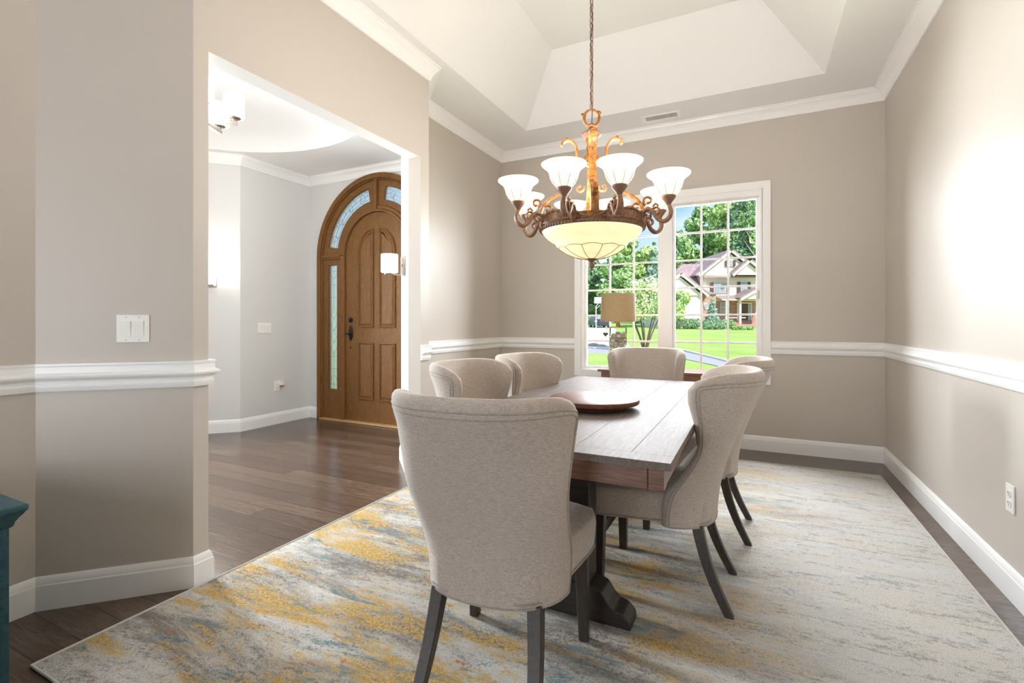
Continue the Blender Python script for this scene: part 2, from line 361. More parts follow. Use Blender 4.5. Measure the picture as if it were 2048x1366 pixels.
slab2((XL, YF), (XL, YB+.386), 0, 3.7, .055, 'wall_left_far', M['wall'])
slab2((XL, YA-.386), (XL, YN), 0, 3.7, .055, 'wall_left_near', M['wall'])
# boxed-out wall: header plus two chamfered piers
def poly_wall(pts, z0, z1, name, m):
    n = len(pts); b = MB(); b.add([(x, y, z0) for x, y in pts]+[(x, y, z1) for x, y in pts], [tuple(range(n)), tuple(range(2*n-1, n-1, -1))]+[(i, (i+1) % n, (i+1) % n+n, i+n) for i in range(n)])
    return structure(b.make(name, m))
XI = -2.30
def paint_faces(o, m2, test):
    o.data.materials.append(m2)
    for p in o.data.polygons:
        if test(p.center, p.normal): p.material_index = 1
o = poly_wall([(XO, OY1), (XO, YB), (XL, YB+.386), (XL-.055, YB+.386), (-2.66, 3.35), (-2.66, 3.278), (XI, OY1)], 0, 3.7, 'wall_pier_far', M['wall'])
paint_faces(o, M['wall_foyer'], lambda c, n: n.x < -.3)
o = poly_wall([(XO, YA), (XO, OY0), (XI, OY0), (-2.63, 1.03), (XL-.055, YA-.386), (XL, YA-.386)], 0, 3.7, 'wall_pier_near', M['wall'])
paint_faces(o, M['wall_foyer'], lambda c, n: n.y > .5 and n.x < .2)
o = structure(MB().box((XI, OY0, OZ), (XO, OY1, 3.7)).make('wall_header', M['wall']))
paint_faces(o, M['wall_foyer'], lambda c, n: n.z < -.5 or n.x < -.5)
# rear wall behind the camera with an opening added for the rear fill lamp
structure(MB().box((XL-.12, YN-.12, 0), (-2.4, YN, 3.7)).box((-.5, YN-.12, 0), (XR+.12, YN, 3.7)).box((-2.4, YN-.12, 0), (-.5, YN, .06)).box((-2.4, YN-.12, 2.4), (-.5, YN, 3.7)).make('wall_rear', M['wall']))
# dining ceiling: border, sloped tray, raised flat
tx0, tx1, ty0, ty1, s = -2.030, .492, -.75, 4.425, .463
b = MB()
b.add([(XL-.1, YN, ZC), (XR+.1, YN, ZC), (XR+.1, YF+.1, ZC), (XL-.1, YF+.1, ZC), (tx0, ty0, ZC), (tx1, ty0, ZC), (tx1, ty1, ZC), (tx0, ty1, ZC)],
      [(0, 1, 5, 4), (1, 2, 6, 5), (2, 3, 7, 6), (3, 0, 4, 7)])
structure(b.make('ceiling', M['ceil']))
b = MB(); b.add([(tx0, ty0, ZC), (tx1, ty0, ZC), (tx1, ty1, ZC), (tx0, ty1, ZC), (tx0+s, ty0+s, ZT), (tx1-s, ty0+s, ZT), (tx1-s, ty1-s, ZT), (tx0+s, ty1-s, ZT)],
                [(0, 1, 5, 4), (1, 2, 6, 5), (2, 3, 7, 6), (3, 0, 4, 7), (4, 5, 6, 7)])
structure(b.make('ceiling_tray', M['ceil']))
structure(MB().box((-5.7, YN-.1, 3.7), (XR+.2, YF+.2, 3.8)).make('ceiling_attic', M['ceil']))
# foyer shell
FD, FXL, FXR, FZ = 4.257, -4.862, -2.64, 2.90
slab2((FXL, FD), (FXL, 3.36), 0, 3.7, .1, 'wall_foyer_left', M['wall_foyer'])
slab2((FXL, 3.36), (-5.42, 2.80), 0, 3.7, .1, 'wall_foyer_corner', M['wall_foyer'])
b = MB().box((-5.52, 1.5, 0), (-5.42, 1.65, 3.7)).box((-5.52, 2.65, 0), (-5.42, 2.80, 3.7)).box((-5.52, 1.65, 0), (-5.42, 2.65, .5)).box((-5.52, 1.65, 2.6), (-5.42, 2.65, 3.7))  # unseen opening added so the foyer fill lamp can shine in
structure(b.make('wall_foyer_side', M['wall_foyer']))
slab2((-5.42, 1.5), (FXL, .94), 0, 3.7, .1, 'wall_foyer_near_corner', M['wall_foyer'])
slab2((FXL, .94), (FXL, .3), 0, 3.7, .1, 'wall_foyer_near_left', M['wall_foyer'])
slab2((FXL, .3), (FXR, .3), 0, 3.7, .1, 'wall_foyer_near', M['wall_foyer'])
structure(MB().box((-2.66, 3.30, 0), (FXR, FD, 3.7)).make('wall_foyer_right', M['wall_foyer']))
structure(MB().box((-2.66, .3, 0), (FXR, 1.03, 3.7)).make('wall_foyer_near_right', M['wall_foyer']))
# door wall with round-headed opening
DC, DR, DS = -3.81, .892, 1.932
b = MB(); b.box((FXL-.1, FD, 0), (DC-DR, FD+.16, FZ+.05)).box((DC+DR, FD, 0), (FXR+.06, FD+.16, FZ+.05))
n = 28
arc = [(DC+DR*math.cos(PI-PI*i/n), DS+DR*math.sin(PI-PI*i/n)) for i in range(n+1)]
for i in range(n):
    (x0, z0), (x1, z1) = arc[i], arc[i+1]
    b.prism([(x0, z0), (x1, z1), (x1, FZ+.05), (x0, FZ+.05)], .16, Matrix.Translation((0, FD, 0)))
structure(b.make('wall_foyer_door_side', M['wall_foyer']))
# foyer ceiling with a round shallow dome
CC, CR = (-3.86, 2.14), 1.40
b = MB(); n = 144
ring = [(CC[0]+CR*math.cos(2*PI*i/n), CC[1]+CR*math.sin(2*PI*i/n)) for i in range(n)]
def rect_pt(a):
    dx, dy = math.cos(a), math.sin(a); t = 9
    for lim, c, d in ((XI+.02, CC[0], dx), (-5.55, CC[0], dx)):
        if abs(d) > 1e-6 and (lim-c)/d > 0: t = min(t, (lim-c)/d)
    for lim, c, d in ((4.4, CC[1], dy), (.2, CC[1], dy)):
        if abs(d) > 1e-6 and (lim-c)/d > 0: t = min(t, (lim-c)/d)
    x, y = CC[0]+dx*t, CC[1]+dy*t      # keep the foyer ceiling on its own side of the chamfered piers
    if y > OY1: x = min(x, max(-2.615, XI-(y-OY1)))
    if y < OY0: x = min(x, max(-2.615, XI-(OY0-y)))
    return (x, y)
outr = [rect_pt(2*PI*i/n) for i in range(n)]
vs = [(x, y, FZ) for x, y in ring]+[(x, y, FZ) for x, y in outr]
b.add(vs, [(i, (i+1) % n, (i+1) % n+n, i+n) for i in range(n)])
structure(b.make('ceiling_foyer', M['ceil']))
b = MB(); b.lathe([(CR, 0), (CR-.015, .06), (CR-.12, .15), (CR-.4, .24), (CR-.9, .29), (.001, .30)], (CC[0], CC[1], FZ), n)
structure(b.make('ceiling_foyer_dome', M['ceil'], smooth=True, angle=60))

# ------------------------------------------------------------------ trim sweeps
def sweep(path, prof, z0, name, m, start=0, ends=True):
    """path with the room on its left; prof = [(offset into the room, height)], one object per segment, mitred"""
    P = [Vector((p[0], p[1])) for p in path]; n = len(P); off = []
    for i in range(n):
        ds = []
        if i > 0: ds.append((P[i]-P[i-1]).normalized())
        if i < n-1: ds.append((P[i+1]-P[i]).normalized())
        ns = [Vector((-d.y, d.x)) for d in ds]
        if len(ns) == 1: off.append(ns[0])
        else:
            k = (ns[0]+ns[1]); off.append(k/(1+ns[0].dot(ns[1])))
    objs = []
    for i in range(n-1):
        b = MB(); q = len(prof); pr = [(o_, h) for o_, h in prof]
        A = [(P[i].x+off[i].x*o_, P[i].y+off[i].y*o_, z0+h) for o_, h in pr]; B = [(P[i+1].x+off[i+1].x*o_, P[i+1].y+off[i+1].y*o_, z0+h) for o_, h in pr]
        b.add(A+B, [(j, (j+1) % q, (j+1) % q+q, j+q) for j in range(q)]+[tuple(range(q)), tuple(range(2*q-1, q-1, -1))])
        o = b.make(name, m, smooth=True, angle=25); structure(o); objs.append(o)
    return objs
BB = [(0, 0), (.016, 0), (.016, .098), (.013, .104), (.013, .110), (.010, .118), (.007, .127), (.003, .132), (0, .132)]
CRN = [(0, -.004), (.012, -.004), (.014, .010), (.020, .016), (.026, .030), (.040, .048), (.058, .062), (.072, .070), (.076, .080), (.090, .083), (.092, .0925), (0, .0925)]
RAIL = [(0, 0), (.012, 0), (.014, .008), (.017, .016), (.017, .024), (.013, .030), (.014, .040), (.022, .048), (.034, .054), (.036, .062), (.032, .068), (.020, .074), (.018, .098), (.022, .102), (.022, .112), (0, .112)]
DIN = [(XR, YN), (XR, YF), (XL, YF), (XL, YB+.386), (XO, YB), (XO, YA), (XL, YA-.386), (XL, YN)]
sweep(DIN, CRN, 2.969, 'trim_1', M['trim'])
sweep([(XR, YN), (XR, YF), (.138, YF)], RAIL, .873, 'trim_2', M['trim'])
sweep([(-1.696, YF), (XL, YF), (XL, YB+.386), (XO, YB), (XO, OY1-.0)], RAIL, .873, 'trim_3', M['trim'])
sweep([(XI+.02, OY0), (XO, OY0), (XO, YA), (XL, YA-.386), (XL, YN)], RAIL, .873, 'trim_4', M['trim'])
sweep([(XR, YN), (XR, YF), (XL, YF), (XL, YB+.386), (XO, YB), (XO, OY1), (XI, OY1), (-2.66, 3.278), (-2.66, FD), (DC+DR, FD)], BB, 0, 'baseboard_right', M['trim'])
sweep([(DC-DR, FD), (FXL, FD), (FXL, 3.36), (-5.42, 2.80), (-5.42, 1.5), (FXL, .94), (FXL, .3), (FXR-.02, .3), (FXR-.02, 1.03), (XI, OY0), (XO, OY0), (XO, YA), (XL, YA-.386), (XL, YN)], BB, 0, 'baseboard_left', M['trim'])
sweep([(XI, OY1), (-2.66, 3.278), (-2.66, FD), (FXL, FD), (FXL, 3.36), (-5.42, 2.80), (-5.42, 1.5), (FXL, .94), (FXL, .3), (FXR-.02, .3), (FXR-.02, 1.03)], CRN, 2.81, 'trim_5', M['trim'])

# ------------------------------------------------------------------ dining window
W = thing('window_1', None, None, (0, 0, 0)); W['kind'] = 'structure'
def wbox(name, bs, m, parent=W, bevel=.003):
    b = MB()
    for a, c in bs: b.box(a, c)
    return b.make(name, m, parent, bevel=bevel, seg=1)
yw = YF
wbox('window_casing', [((-1.696, yw-.022, .594), (-1.628, yw, 2.419)), ((.070, yw-.022, .594), (.138, yw, 2.419)), ((-1.628, yw-.022, .594), (.070, yw, .662)), ((-1.628, yw-.022, 2.352), (.070, yw, 2.419))], M['trim'])
wbox('window_frame', [((-1.633, yw, .657), (-1.60, yw+.13, 2.356)), ((.045, yw, .657), (.075, yw+.13, 2.356)), ((-1.60, yw, .657), (.045, yw+.13, .675)), ((-1.60, yw, 2.30), (.045, yw+.13, 2.356)), ((-.822, yw+.005, .675), (-.708, yw+.10, 2.30))], M['trim'])
for x0, x1 in ((-1.60, -.822), (-.708, .045)):
    z0, z1 = .675, 2.30; y0, y1 = yw+.03, yw+.07; t = .024
    sash = wbox('sash', [((x0, y0, z0), (x0+t, y1, z1)), ((x1-t, y0, z0), (x1, y1, z1)), ((x0+t, y0, z0), (x1-t, y1, z0+t)), ((x0+t, y0, z1-t), (x1-t, y1, z1))], M['trim'])
    gx0, gx1, gz0, gz1 = x0+t, x1-t, z0+t, z1-t
    b = MB()
    for i in (1, 2):
        x = gx0+(gx1-gx0)*i/3; b.box((x-.009, y0+.012, gz0), (x+.009, y1-.008, gz1))
    for i in range(1, 6):
        z = gz0+(gz1-gz0)*i/6; b.box((gx0, y0+.013, z-.009), (gx1, y1-.009, z+.009))
    b.make('muntin_grid', M['trim'], sash, bevel=.003, seg=1)
    MB().box((gx0, y0+.019, gz0), (gx1, y0+.023, gz1)).make('pane', M['pane'], sash)
b = MB().box((.03, yw-.002, 1.37), (.05, yw+.03, 1.44)); b.make('window_latch', M['nickel'], W, bevel=.004)
bl = thing('roller_blind', 'rolled-up cream fabric blind in its cassette across the top of the big window', 'blind', (-.78, yw+.02, 2.28))
b = MB().box((-.83, -.012, .008), (.822, .008, .074)); b.make('cassette', M['blind'], bl, bevel=.006)
b = MB().tube([(-.82, .03, .02), (.815, .03, .02)], .02, 12); b.make('rolled_fabric', M['blind'], bl, smooth=True)
ht = thing('heart_ornament', 'small charcoal heart ornament hanging on a string against the window beside the lamp', 'ornament', (-1.372, yw+.022, 1.03))
pts = []
for i in range(28):
    t = 2*PI*i/28; pts.append((.0016*16*math.sin(t)**3, .0016*(13*math.cos(t)-5*math.cos(2*t)-2*math.cos(3*t)-math.cos(4*t))))
pts = pts[::-1]
MB().prism(pts, .008).make('heart', M['heart'], ht, bevel=.002)
MB().tube([(.004, .004, .02), (.012, .004, .05), (.014, .005, .085)], .002, 6).make('string', M['heart'], ht)

# unseen windows added in front of the rear and foyer fill lamps
def added_window(name, ax, pos, a0, a1, z0, z1):
    o = thing(name, None, None); o['kind'] = 'structure'
    def bb(u0, u1, w0, w1, d0, d1, nm, m):
        if ax == 'y': return MB().box((u0, pos+d0, w0), (u1, pos+d1, w1))
        return MB().box((pos+d0, u0, w0), (pos+d1, u1, w1))
    b = MB()
    for u0, u1, w0, w1 in ((a0, a0+.06, z0, z1), (a1-.06, a1, z0, z1), (a0+.06, a1-.06, z0, z0+.06), (a0+.06, a1-.06, z1-.06, z1), ((a0+a1)/2-.02, (a0+a1)/2+.02, z0+.06, z1-.06)):
        t = bb(u0, u1, w0, w1, 0, .05, '', None); b.add(t.v, t.f)
    b.make('window_frame', M['trim'], o)
    t = bb(a0+.05, a1-.05, z0+.05, z1-.05, .02, .024, '', None); t.make('pane', M['pane'], o)
added_window('added_rear_window', 'y', YN-.1, -2.4, -.5, .06, 2.4)
added_window('added_foyer_window', 'x', -5.49, 1.65, 2.65, .5, 2.6)

# ------------------------------------------------------------------ front door
D = thing('door_1', None, None); D['kind'] = 'structure'
def ringseg(r0, r1, a0, a1, y0, y1, n=24, cx=DC, cz=DS):
    b = MB(); vs = []
    for i in range(n+1):
        a = a0+(a1-a0)*i/n
        for r in (r0, r1):
            for y in (y0, y1): vs.append((cx+r*math.cos(a), y, cz+r*math.sin(a)))
    fs = []
    for i in range(n):
        p = i*4; q = p+4; fs += [(p, p+1, q+1, q), (p+2, q+2, q+3, p+3), (p, q, q+2, p+2), (p+1, p+3, q+3, q+1)]
    fs += [(0, 2, 3, 1), (n*4, n*4+1, n*4+3, n*4+2)]
    return b.add(vs, fs)
yd = FD
fr = MB()
for r0, r1, y0, y1 in ((.842, .897, yd-.03, yd+.12), (.828, .842, yd-.012, yd+.12), (.497, .535, yd-.005, yd+.10), (.470, .497, yd-.018, yd+.10)):
    t = ringseg(r0, r1, 0, PI, y0, y1, 40); fr.add(t.v, t.f)
for sx in (-1, 1):
    for r0, r1, y0, y1 in ((.842, .897, yd-.03, yd+.12), (.828, .842, yd-.012, yd+.12), (.470, .535, yd-.015, yd+.10)):
        a, c = sorted((DC+sx*r0, DC+sx*r1)); fr.box((a, y0, 0), (c, y1, DS))
    a, c = sorted((DC+sx*.53, DC+sx*.83)); fr.box((a, yd-.012, DS-.035), (c, yd+.10, DS+.03)); fr.box((a, yd-.028, DS-.012), (c, yd, DS+.008))
fr.box((DC-.018, yd-.02, DS+.49), (DC+.018, yd+.10, DS+.84))
fr.make('door_frame', M['oak'], D, bevel=.004, seg=1)
# transom sashes: two quarter rings
for a0, a1 in ((PI/2+.03, PI-.02), (.02, PI/2-.03)):
    tr = MB()
    for r0, r1 in ((.535, .605), (.755, .828)):
        t = ringseg(r0, r1, a0, a1, yd+.01, yd+.06, 24); tr.add(t.v, t.f)
    for c0, c1 in ((a0, a0+.14), (a1-.14, a1)):
        t = ringseg(.60, .76, c0, c1, yd+.01, yd+.06, 3); tr.add(t.v, t.f)
    ts = tr.make('transom_sash', M['oakh'], D, bevel=.004, seg=1)
    ringseg(.60, .76, a0+.12, a1-.12, yd+.03, yd+.038, 20).make('transom_glass', M['lead_glass'], ts)
    cm = MB(); k = 5; b0, b1 = a0+.14, a1-.14
    for r in (.635, .68, .725):
        cm.tube([(DC+r*math.cos(b0+(b1-b0)*i/24), yd+.026, DS+r*math.sin(b0+(b1-b0)*i/24)) for i in range(25)], .0022, 5)
    for j in range(9):
        a = b0+(b1-b0)*(j+.5)/9; r0, r1 = (.605, .68) if j % 2 else (.68, .755)
        cm.tube([(DC+r*math.cos(a+.03*math.sin(r*60)), yd+.026, DS+r*math.sin(a+.03*math.sin(r*60))) for r in np.linspace(r0, r1, 5)], .0022, 5)
    for j in range(4):
        a = b0+(b1-b0)*(j+.5)/4
        cm.tube([(DC+(.68+.034*math.sin(t))*math.cos(a+.05*math.cos(t)), yd+.026, DS+(.68+.034*math.sin(t))*math.sin(a+.05*math.cos(t))) for t in np.linspace(0, 2*PI, 13)], .0022, 5)
    cm.make('leading', M['came'], ts)
# sidelights
for sx in (-1, 1):
    x0, x1 = sorted((DC+sx*.535, DC+sx*.828)); gx0, gx1 = x0+.085, x1-.062
    if sx > 0: gx0, gx1 = x0+.062, x1-.085
    sl = MB().box((x0, yd+.005, .012), (gx0, yd+.06, DS-.035)).box((gx1, yd+.005, .012), (x1, yd+.06, DS-.035)).box((gx0, yd+.005, .012), (gx1, yd+.06, .362)).box((gx0, yd+.005, 1.83), (gx1, yd+.06, DS-.035)).make('sidelight', M['oak'], D, bevel=.005, seg=2)
    MB().box((gx0, yd+.03, .36), (gx1, yd+.038, 1.835)).make('sidelight_glass', M['lead_glass'], sl)
    cm = MB(); cx = (gx0+gx1)/2; hw = (gx1-gx0)/2
    for x in (gx0+.025, gx1-.025): cm.tube([(x, yd+.026, .37), (x, yd+.026, 1.82)], .0018, 5)
    for z in (.42, .60, .75, 1.45, 1.60, 1.76): cm.tube([(gx0, yd+.026, z), (gx1, yd+.026, z)], .0018, 5)
    for z in (.84, .98, 1.12, 1.26):
        cm.tube([(cx, yd+.026, z-.07), (cx+hw*.62, yd+.026, z), (cx, yd+.026, z+.09), (cx-hw*.62, yd+.026, z), (cx, yd+.026, z-.07)], .0018, 5)
    for z, q in ((1.74, -1), (.46, 1)):
        cm.tube([(cx+hw*.62*math.cos(t), yd+.026, z+q*.06*math.sin(t)) for t in np.linspace(0, PI, 11)], .0018, 5)
    cm.tube([(cx, yd+.026, 1.26), (cx, yd+.026, 1.82)], .0018, 5); cm.tube([(cx, yd+.026, .37), (cx, yd+.026, .84)], .0018, 5)
    cm.make('leading', M['came'], sl)
# door leaf
n = 36; R = .465
out_ = [(DC-R, .012), (DC+R, .012), (DC+R, DS)]+[(DC+R*math.cos(PI*i/n), DS+R*math.sin(PI*i/n)) for i in range(1, n)]+[(DC-R, DS)]
leaf = MB().prism(out_, .045, Matrix.Translation((0, yd+.012, 0))).make('door_leaf', M['oak'], D)
def panel(outline, depth_pts):     # raised panel from nested outlines [(inset, y)]
    b = MB(); n = len(outline); c = Vector((sum(p[0] for p in outline)/n, sum(p[1] for p in outline)/n)); L_ = []
    def inset(k):
        res = []
        for i in range(n):
            p0, p1, p2 = Vector(outline[i-1]), Vector(outline[i]), Vector(outline[(i+1) % n]); d0 = (p1-p0).normalized(); d1 = (p2-p1).normalized()
            n0 = Vector((-d0.y, d0.x)); n1 = Vector((-d1.y, d1.x)); m_ = (n0+n1)/max(.4, 1+n0.dot(n1)); res.append(p1+m_*k)
        return res
    vs = []
    for k, y in depth_pts: vs += [(p.x, y, p.y) for p in inset(k)]
    fs = []
    for j in range(len(depth_pts)-1):
        for i in range(n): fs.append((j*n+i, j*n+(i+1) % n, (j+1)*n+(i+1) % n, (j+1)*n+i))
    fs.append(tuple((len(depth_pts)-1)*n+i for i in range(n)))
    return b.add(vs, fs)
yp = yd+.012
dp = [(0, yp+.001), (0, yp-.014), (.008, yp-.016), (.014, yp-.002), (.020, yp-.001), (.040, yp-.010), (.044, yp-.011)]
for sx in (-1, 1):
    a, c = sorted((DC+sx*.045, DC+sx*.268))
    panel([(a, .27), (c, .27), (c, .92), (a, .92)], dp).make('lower_panel', M['oak'], leaf)
    zt, zs, wd = 2.215, 1.93, .223
    arcp = [(DC+sx*(.045+wd*math.cos(t)), zs+(zt-zs)*math.sin(t)) for t in np.linspace(0, PI/2, 12)]
    o_ = [(DC+sx*.045, 1.095), (DC+sx*.268, 1.095)]+arcp
    if sx < 0: o_ = o_[::-1]
    panel(o_, dp).make('upper_panel', M['oak'], leaf)
hx = DC-.388
b = MB().lathe([(.001, 0), (.030, 0), (.032, .006), (.028, .012), (.015, .014), (.014, .024), (.001, .026)], seg=20, mtx=Matrix.Translation((hx, yp, 1.181)) @ Matrix.Rotation(PI/2, 4, 'X'))
b.make('deadbolt', M['black'], leaf, smooth=True)
sc_ = Matrix.Translation((hx, yp, 1.03)) @ Matrix.Diagonal((.62, 1, 1.75, 1)) @ Matrix.Rotation(PI/2, 4, 'X')
pl = MB().lathe([(.001, 0), (.050, 0), (.050, .006), (.040, .012), (.001, .014)], seg=24, mtx=sc_).make('handle_plate', M['black'], leaf, smooth=True)
MB().tube([(hx, yp-.01, 1.02), (hx, yp-.045, 1.02)], .009, 8).tube([(hx-.045, yp-.048, 1.028), (hx-.02, yp-.05, 1.02), (hx+.02, yp-.05, 1.018), (hx+.05, yp-.048, 1.03)], [.006, .009, .009, .006], 8).make('lever', M['black'], pl, smooth=True)
MB().ball((hx+.0, yp-.002, .86), .009, 6).make('peg', M['black'], leaf, smooth=True)
MB().box((DC-.83, yd-.06, 0), (DC+.83, yd+.12, .018)).make('threshold', mat('pale_oak_threshold', (.50, .30, .13), .4), D, bevel=.005)

# ------------------------------------------------------------------ rug
RX0, RX1, RY0, RY1, RZ = -2.162, .850, .752, 4.497, .012
rg = thing('area_rug', 'large abstract rug in cream, grey, mustard and teal streaks under the dining table', 'rug', (0, 0, 0))
nx, ny = 60, 74; b = MB(); vs = []
for j in range(ny+1):
    for i in range(nx+1):
        x = RX0+(RX1-RX0)*i/nx; y = RY0+(RY1-RY0)*j/ny; e = min(i, j, nx-i, ny-j); vs.append((x, y, RZ if e > 0 else .004))
b.add(vs, [(j*(nx+1)+i, j*(nx+1)+i+1, (j+1)*(nx+1)+i+1, (j+1)*(nx+1)+i) for j in range(ny) for i in range(nx)])
b.make('pile', M['rug'], rg, smooth=True)
b = MB(); rr = [(RX0, RY0), (RX1, RY0), (RX1, RY1), (RX0, RY1)]
for i in range(4):
    p, q = rr[i], rr[(i+1) % 4]; b.tube([(p[0], p[1], .0055), (q[0], q[1], .0055)], .0045, 8)
b.make('binding', M['rug_edge'], rg, smooth=True)

# ------------------------------------------------------------------ dining chair
def interp(x, xs, ys): return float(np.interp(x, xs, ys))
ZS = [.325, .40, .47, .56, .67, .78, .87, .92, .955]
REAR = [-.215, -.222, -.232, -.252, -.290, -.335, -.375, -.400, -.410]
FRONT = [-.022, -.022, -.036, -.105, -.160, -.148, -.126, -.128, -.155]
HALF = [.230, .237, .243, .249, .258, .268, .277, .285, .288]
def ctr(u, v):
    zt = .946-.034*abs(u)**7; z = .325+(zt-.325)*v
    zq = .325+(.955-.325)*v
    W_, B_, F_ = interp(zq, ZS, HALF), interp(zq, ZS, REAR), interp(zq, ZS, FRONT)
    th = u*PI/2; sn, cs = math.sin(th), math.cos(th)
    T = .030
    x = (W_-T)*math.copysign(abs(sn)**.82, sn) if abs(sn) > 1e-9 else 0.
    y = (B_+T)+(F_-B_-T)*(1-max(0, cs)**.85)
    return Vector((x, y, z))
def back_mesh():
    us = list(np.concatenate([np.linspace(-1, -.9, 7)[:-1], np.linspace(-.9, .9, 33), np.linspace(.9, 1, 7)[1:]]))
    vs_ = list(np.concatenate([np.linspace(0, .9, 22)[:-1], np.linspace(.9, 1, 10)]))
    nu, nv = len(us), len(vs_); e = 1e-3
    C = [[ctr(u, v) for u in us] for v in vs_]; O = []; I = []
    for j, v in enumerate(vs_):
        for i, u in enumerate(us):
            u0, u1 = max(-1, u-.02), min(1, u+.02); v0, v1 = max(0, v-.02), min(1, v+.02)
            du = ctr(u1, v)-ctr(u0, v); dv = ctr(u, v1)-ctr(u, v0); nrm = du.cross(dv).normalized()   # outward = away from sitter
            if abs(u) < .5 and nrm.y > 0: nrm = -nrm
            eu = max(0, (abs(u)-.90)/.10); ev = max(0, (v-.90)/.10)
            k = math.sqrt(max(0, 1-eu*eu))*math.sqrt(max(0, 1-ev*ev))
            z = C[j][i].z; T = .030
            belly = .012*math.sin(PI*min(1, max(0, (z-.5)/.4)))*max(0, 1-abs(u)*1.1)
            if z < .47: ti = .022
            else: ti = T+belly
            O.append(C[j][i]+nrm*T*(.25+.75*k)*(1 if k > 0 else .0)); I.append(C[j][i]-nrm*ti*k)
    b = MB(); n = nu*nv; fs = []
    for j in range(nv-1):
        for i in range(nu-1):
            a = j*nu+i; fs.append((a, a+1, a+nu+1, a+nu)); fs.append((n+a, n+a+nu, n+a+nu+1, n+a+1))
    for i in range(nu-1): fs.append((i, n+i, n+i+1, i+1)); a = (nv-1)*nu+i; fs.append((a, a+1, n+a+1, n+a))
    for j in range(nv-1):
        a = j*nu; fs.append((a, a+nu, n+a+nu, n+a)); a = j*nu+nu-1; fs.append((a, n+a, n+a+nu, a+nu))
    b.add(O+I, fs)
    def op(iu, jv): return O[jv*nu+iu]
    iu = [i for i, u in enumerate(us)]; jt = min(range(nv), key=lambda j: abs(vs_[j]-.955)); il = min(range(nu), key=lambda i: abs(us[i]+.945)); ir = nu-1-il
    path = [op(il, j) for j in range(0, jt)]+[op(i, jt) for i in range(il, ir+1)]+[op(ir, j) for j in range(jt-1, -1, -1)]
    jt2 = jt-2; il2 = il+2; ir2 = nu-1-il2
    path2 = [op(il2, j) for j in range(0, jt2)]+[op(i, jt2) for i in range(il2, ir2+1)]+[op(ir2, j) for j in range(jt2-1, -1, -1)]
    low = [op(i, 0) for i in range(nu)]
    return b, path, path2, low
def smooth_path(p, it=3):
    for _ in range(it): p = [p[0]]+[(p[i-1]+p[i]*2+p[i+1])/4 for i in range(1, len(p)-1)]+[p[-1]]
    return p
def taper_leg(top, foot, bend, w0, w1, n=8, rot=0.):
    b = MB(); vs = []; fs = []
    for i in range(n+1):
        t = i/n; c = Vector(top).lerp(Vector(foot), t) + Vector(bend)*(math.sin(PI*t)*1.0); h = (w0+(w1-w0)*t)/2
        vs += [(c.x-h, c.y-h, c.z), (c.x+h, c.y-h, c.z), (c.x+h, c.y+h, c.z), (c.x-h, c.y+h, c.z)]
    for i in range(n):
        p = i*4; fs += [(p+k, p+(k+1) % 4, p+4+(k+1) % 4, p+4+k) for k in range(4)]
    fs += [(0, 3, 2, 1), (n*4, n*4+1, n*4+2, n*4+3)]
    return b.add(vs, fs)
def seat_mesh():
    b = MB(); NU = 40; rings = []
    def outline(k, z):
        pts = []
        for i in range(NU):
            a = 2*PI*i/NU; c, s_ = math.cos(a), math.sin(a); q = 8.
            r = (abs(c)**q+abs(s_)**q)**(-1/q); x, y = r*c, r*s_
            hw = .250-.045*max(0, .6-y)-k; yy = .062+y*(.262-k)
            pts.append((x*hw, yy, z-(.012*x*x if z > .45 else 0)))
        return pts
    prof = [(.010, .330), (.002, .336), (0, .345), (-.004, .38), (-.006, .42), (-.002, .448), (.010, .463), (.030, .473), (.060, .480), (.11, .486), (.17, .489)]
    vs = []
    for k, z in prof: vs += outline(k, z)
    fs = []
    for j in range(len(prof)-1):
        for i in range(NU): fs.append((j*NU+i, j*NU+(i+1) % NU, (j+1)*NU+(i+1) % NU, (j+1)*NU+i))
    fs += [tuple(range(NU-1, -1, -1)), tuple((len(prof)-1)*NU+i for i in range(NU))]
    pip = outline(-.001, .336)
    return b.add(vs, fs), pip
CH_G = 'wing-back dining chairs around the table'
def make_chair(label):
    t = thing('dining_chair', label, 'chair', group=CH_G)
    bk, p1, p2, low = back_mesh(); bo = bk.make('backrest', M['fabric'], t, smooth=True, angle=75)
    MB().tube(smooth_path(p1), .0036, 6).tube(smooth_path(p2), .0030, 6).tube(low, .0036, 6).make('piping', M['piping'], bo, smooth=True)
    sm, pip = seat_mesh(); so = sm.make('seat', M['fabric'], t, smooth=True, angle=70)
    MB().tube(pip, .0035, 6, closed=True).make('piping', M['piping'], so, smooth=True)
    for sx in (-1, 1):
        taper_leg((sx*.205, .235, .335), (sx*.215, .235, .0), (0, 0, 0), .048, .034).make('leg', M['leg'], t, bevel=.003, seg=1)
        taper_leg((sx*.155, -.152, .328), (sx*.182, -.272, .0), (0, .016, 0), .043, .034).make('leg', M['leg'], t, bevel=.003, seg=1)
    return t
c0 = make_chair('oatmeal wing-back dining chair at the near head of the table, its back to the viewer')
chairs = [(-.735, 1.435, math.radians(6), None),
          (-.715, 3.50, PI, 'oatmeal wing-back dining chair at the far head of the table in front of the window'),
          (-.355, 2.250, PI/2, 'oatmeal wing-back dining chair on the right-hand long side, nearest the viewer'),
          (-.295, 2.965, PI/2, 'oatmeal wing-back dining chair on the right-hand long side, farther one by the window'),
          (-1.03, 2.09, -PI/2, 'oatmeal wing-back dining chair on the foyer side, nearer to the viewer'),
          (-1.00, 2.69, -PI/2-.10, 'oatmeal wing-back dining chair on the foyer side, farther one with wrinkled upholstery')]
for i, (x, y, rz, lb) in enumerate(chairs):
    if i == 0: c0.location = (x, y, RZ); c0.rotation_euler = (0, 0, rz)
    else: dup(c0, (x, y, RZ), rz, lb)

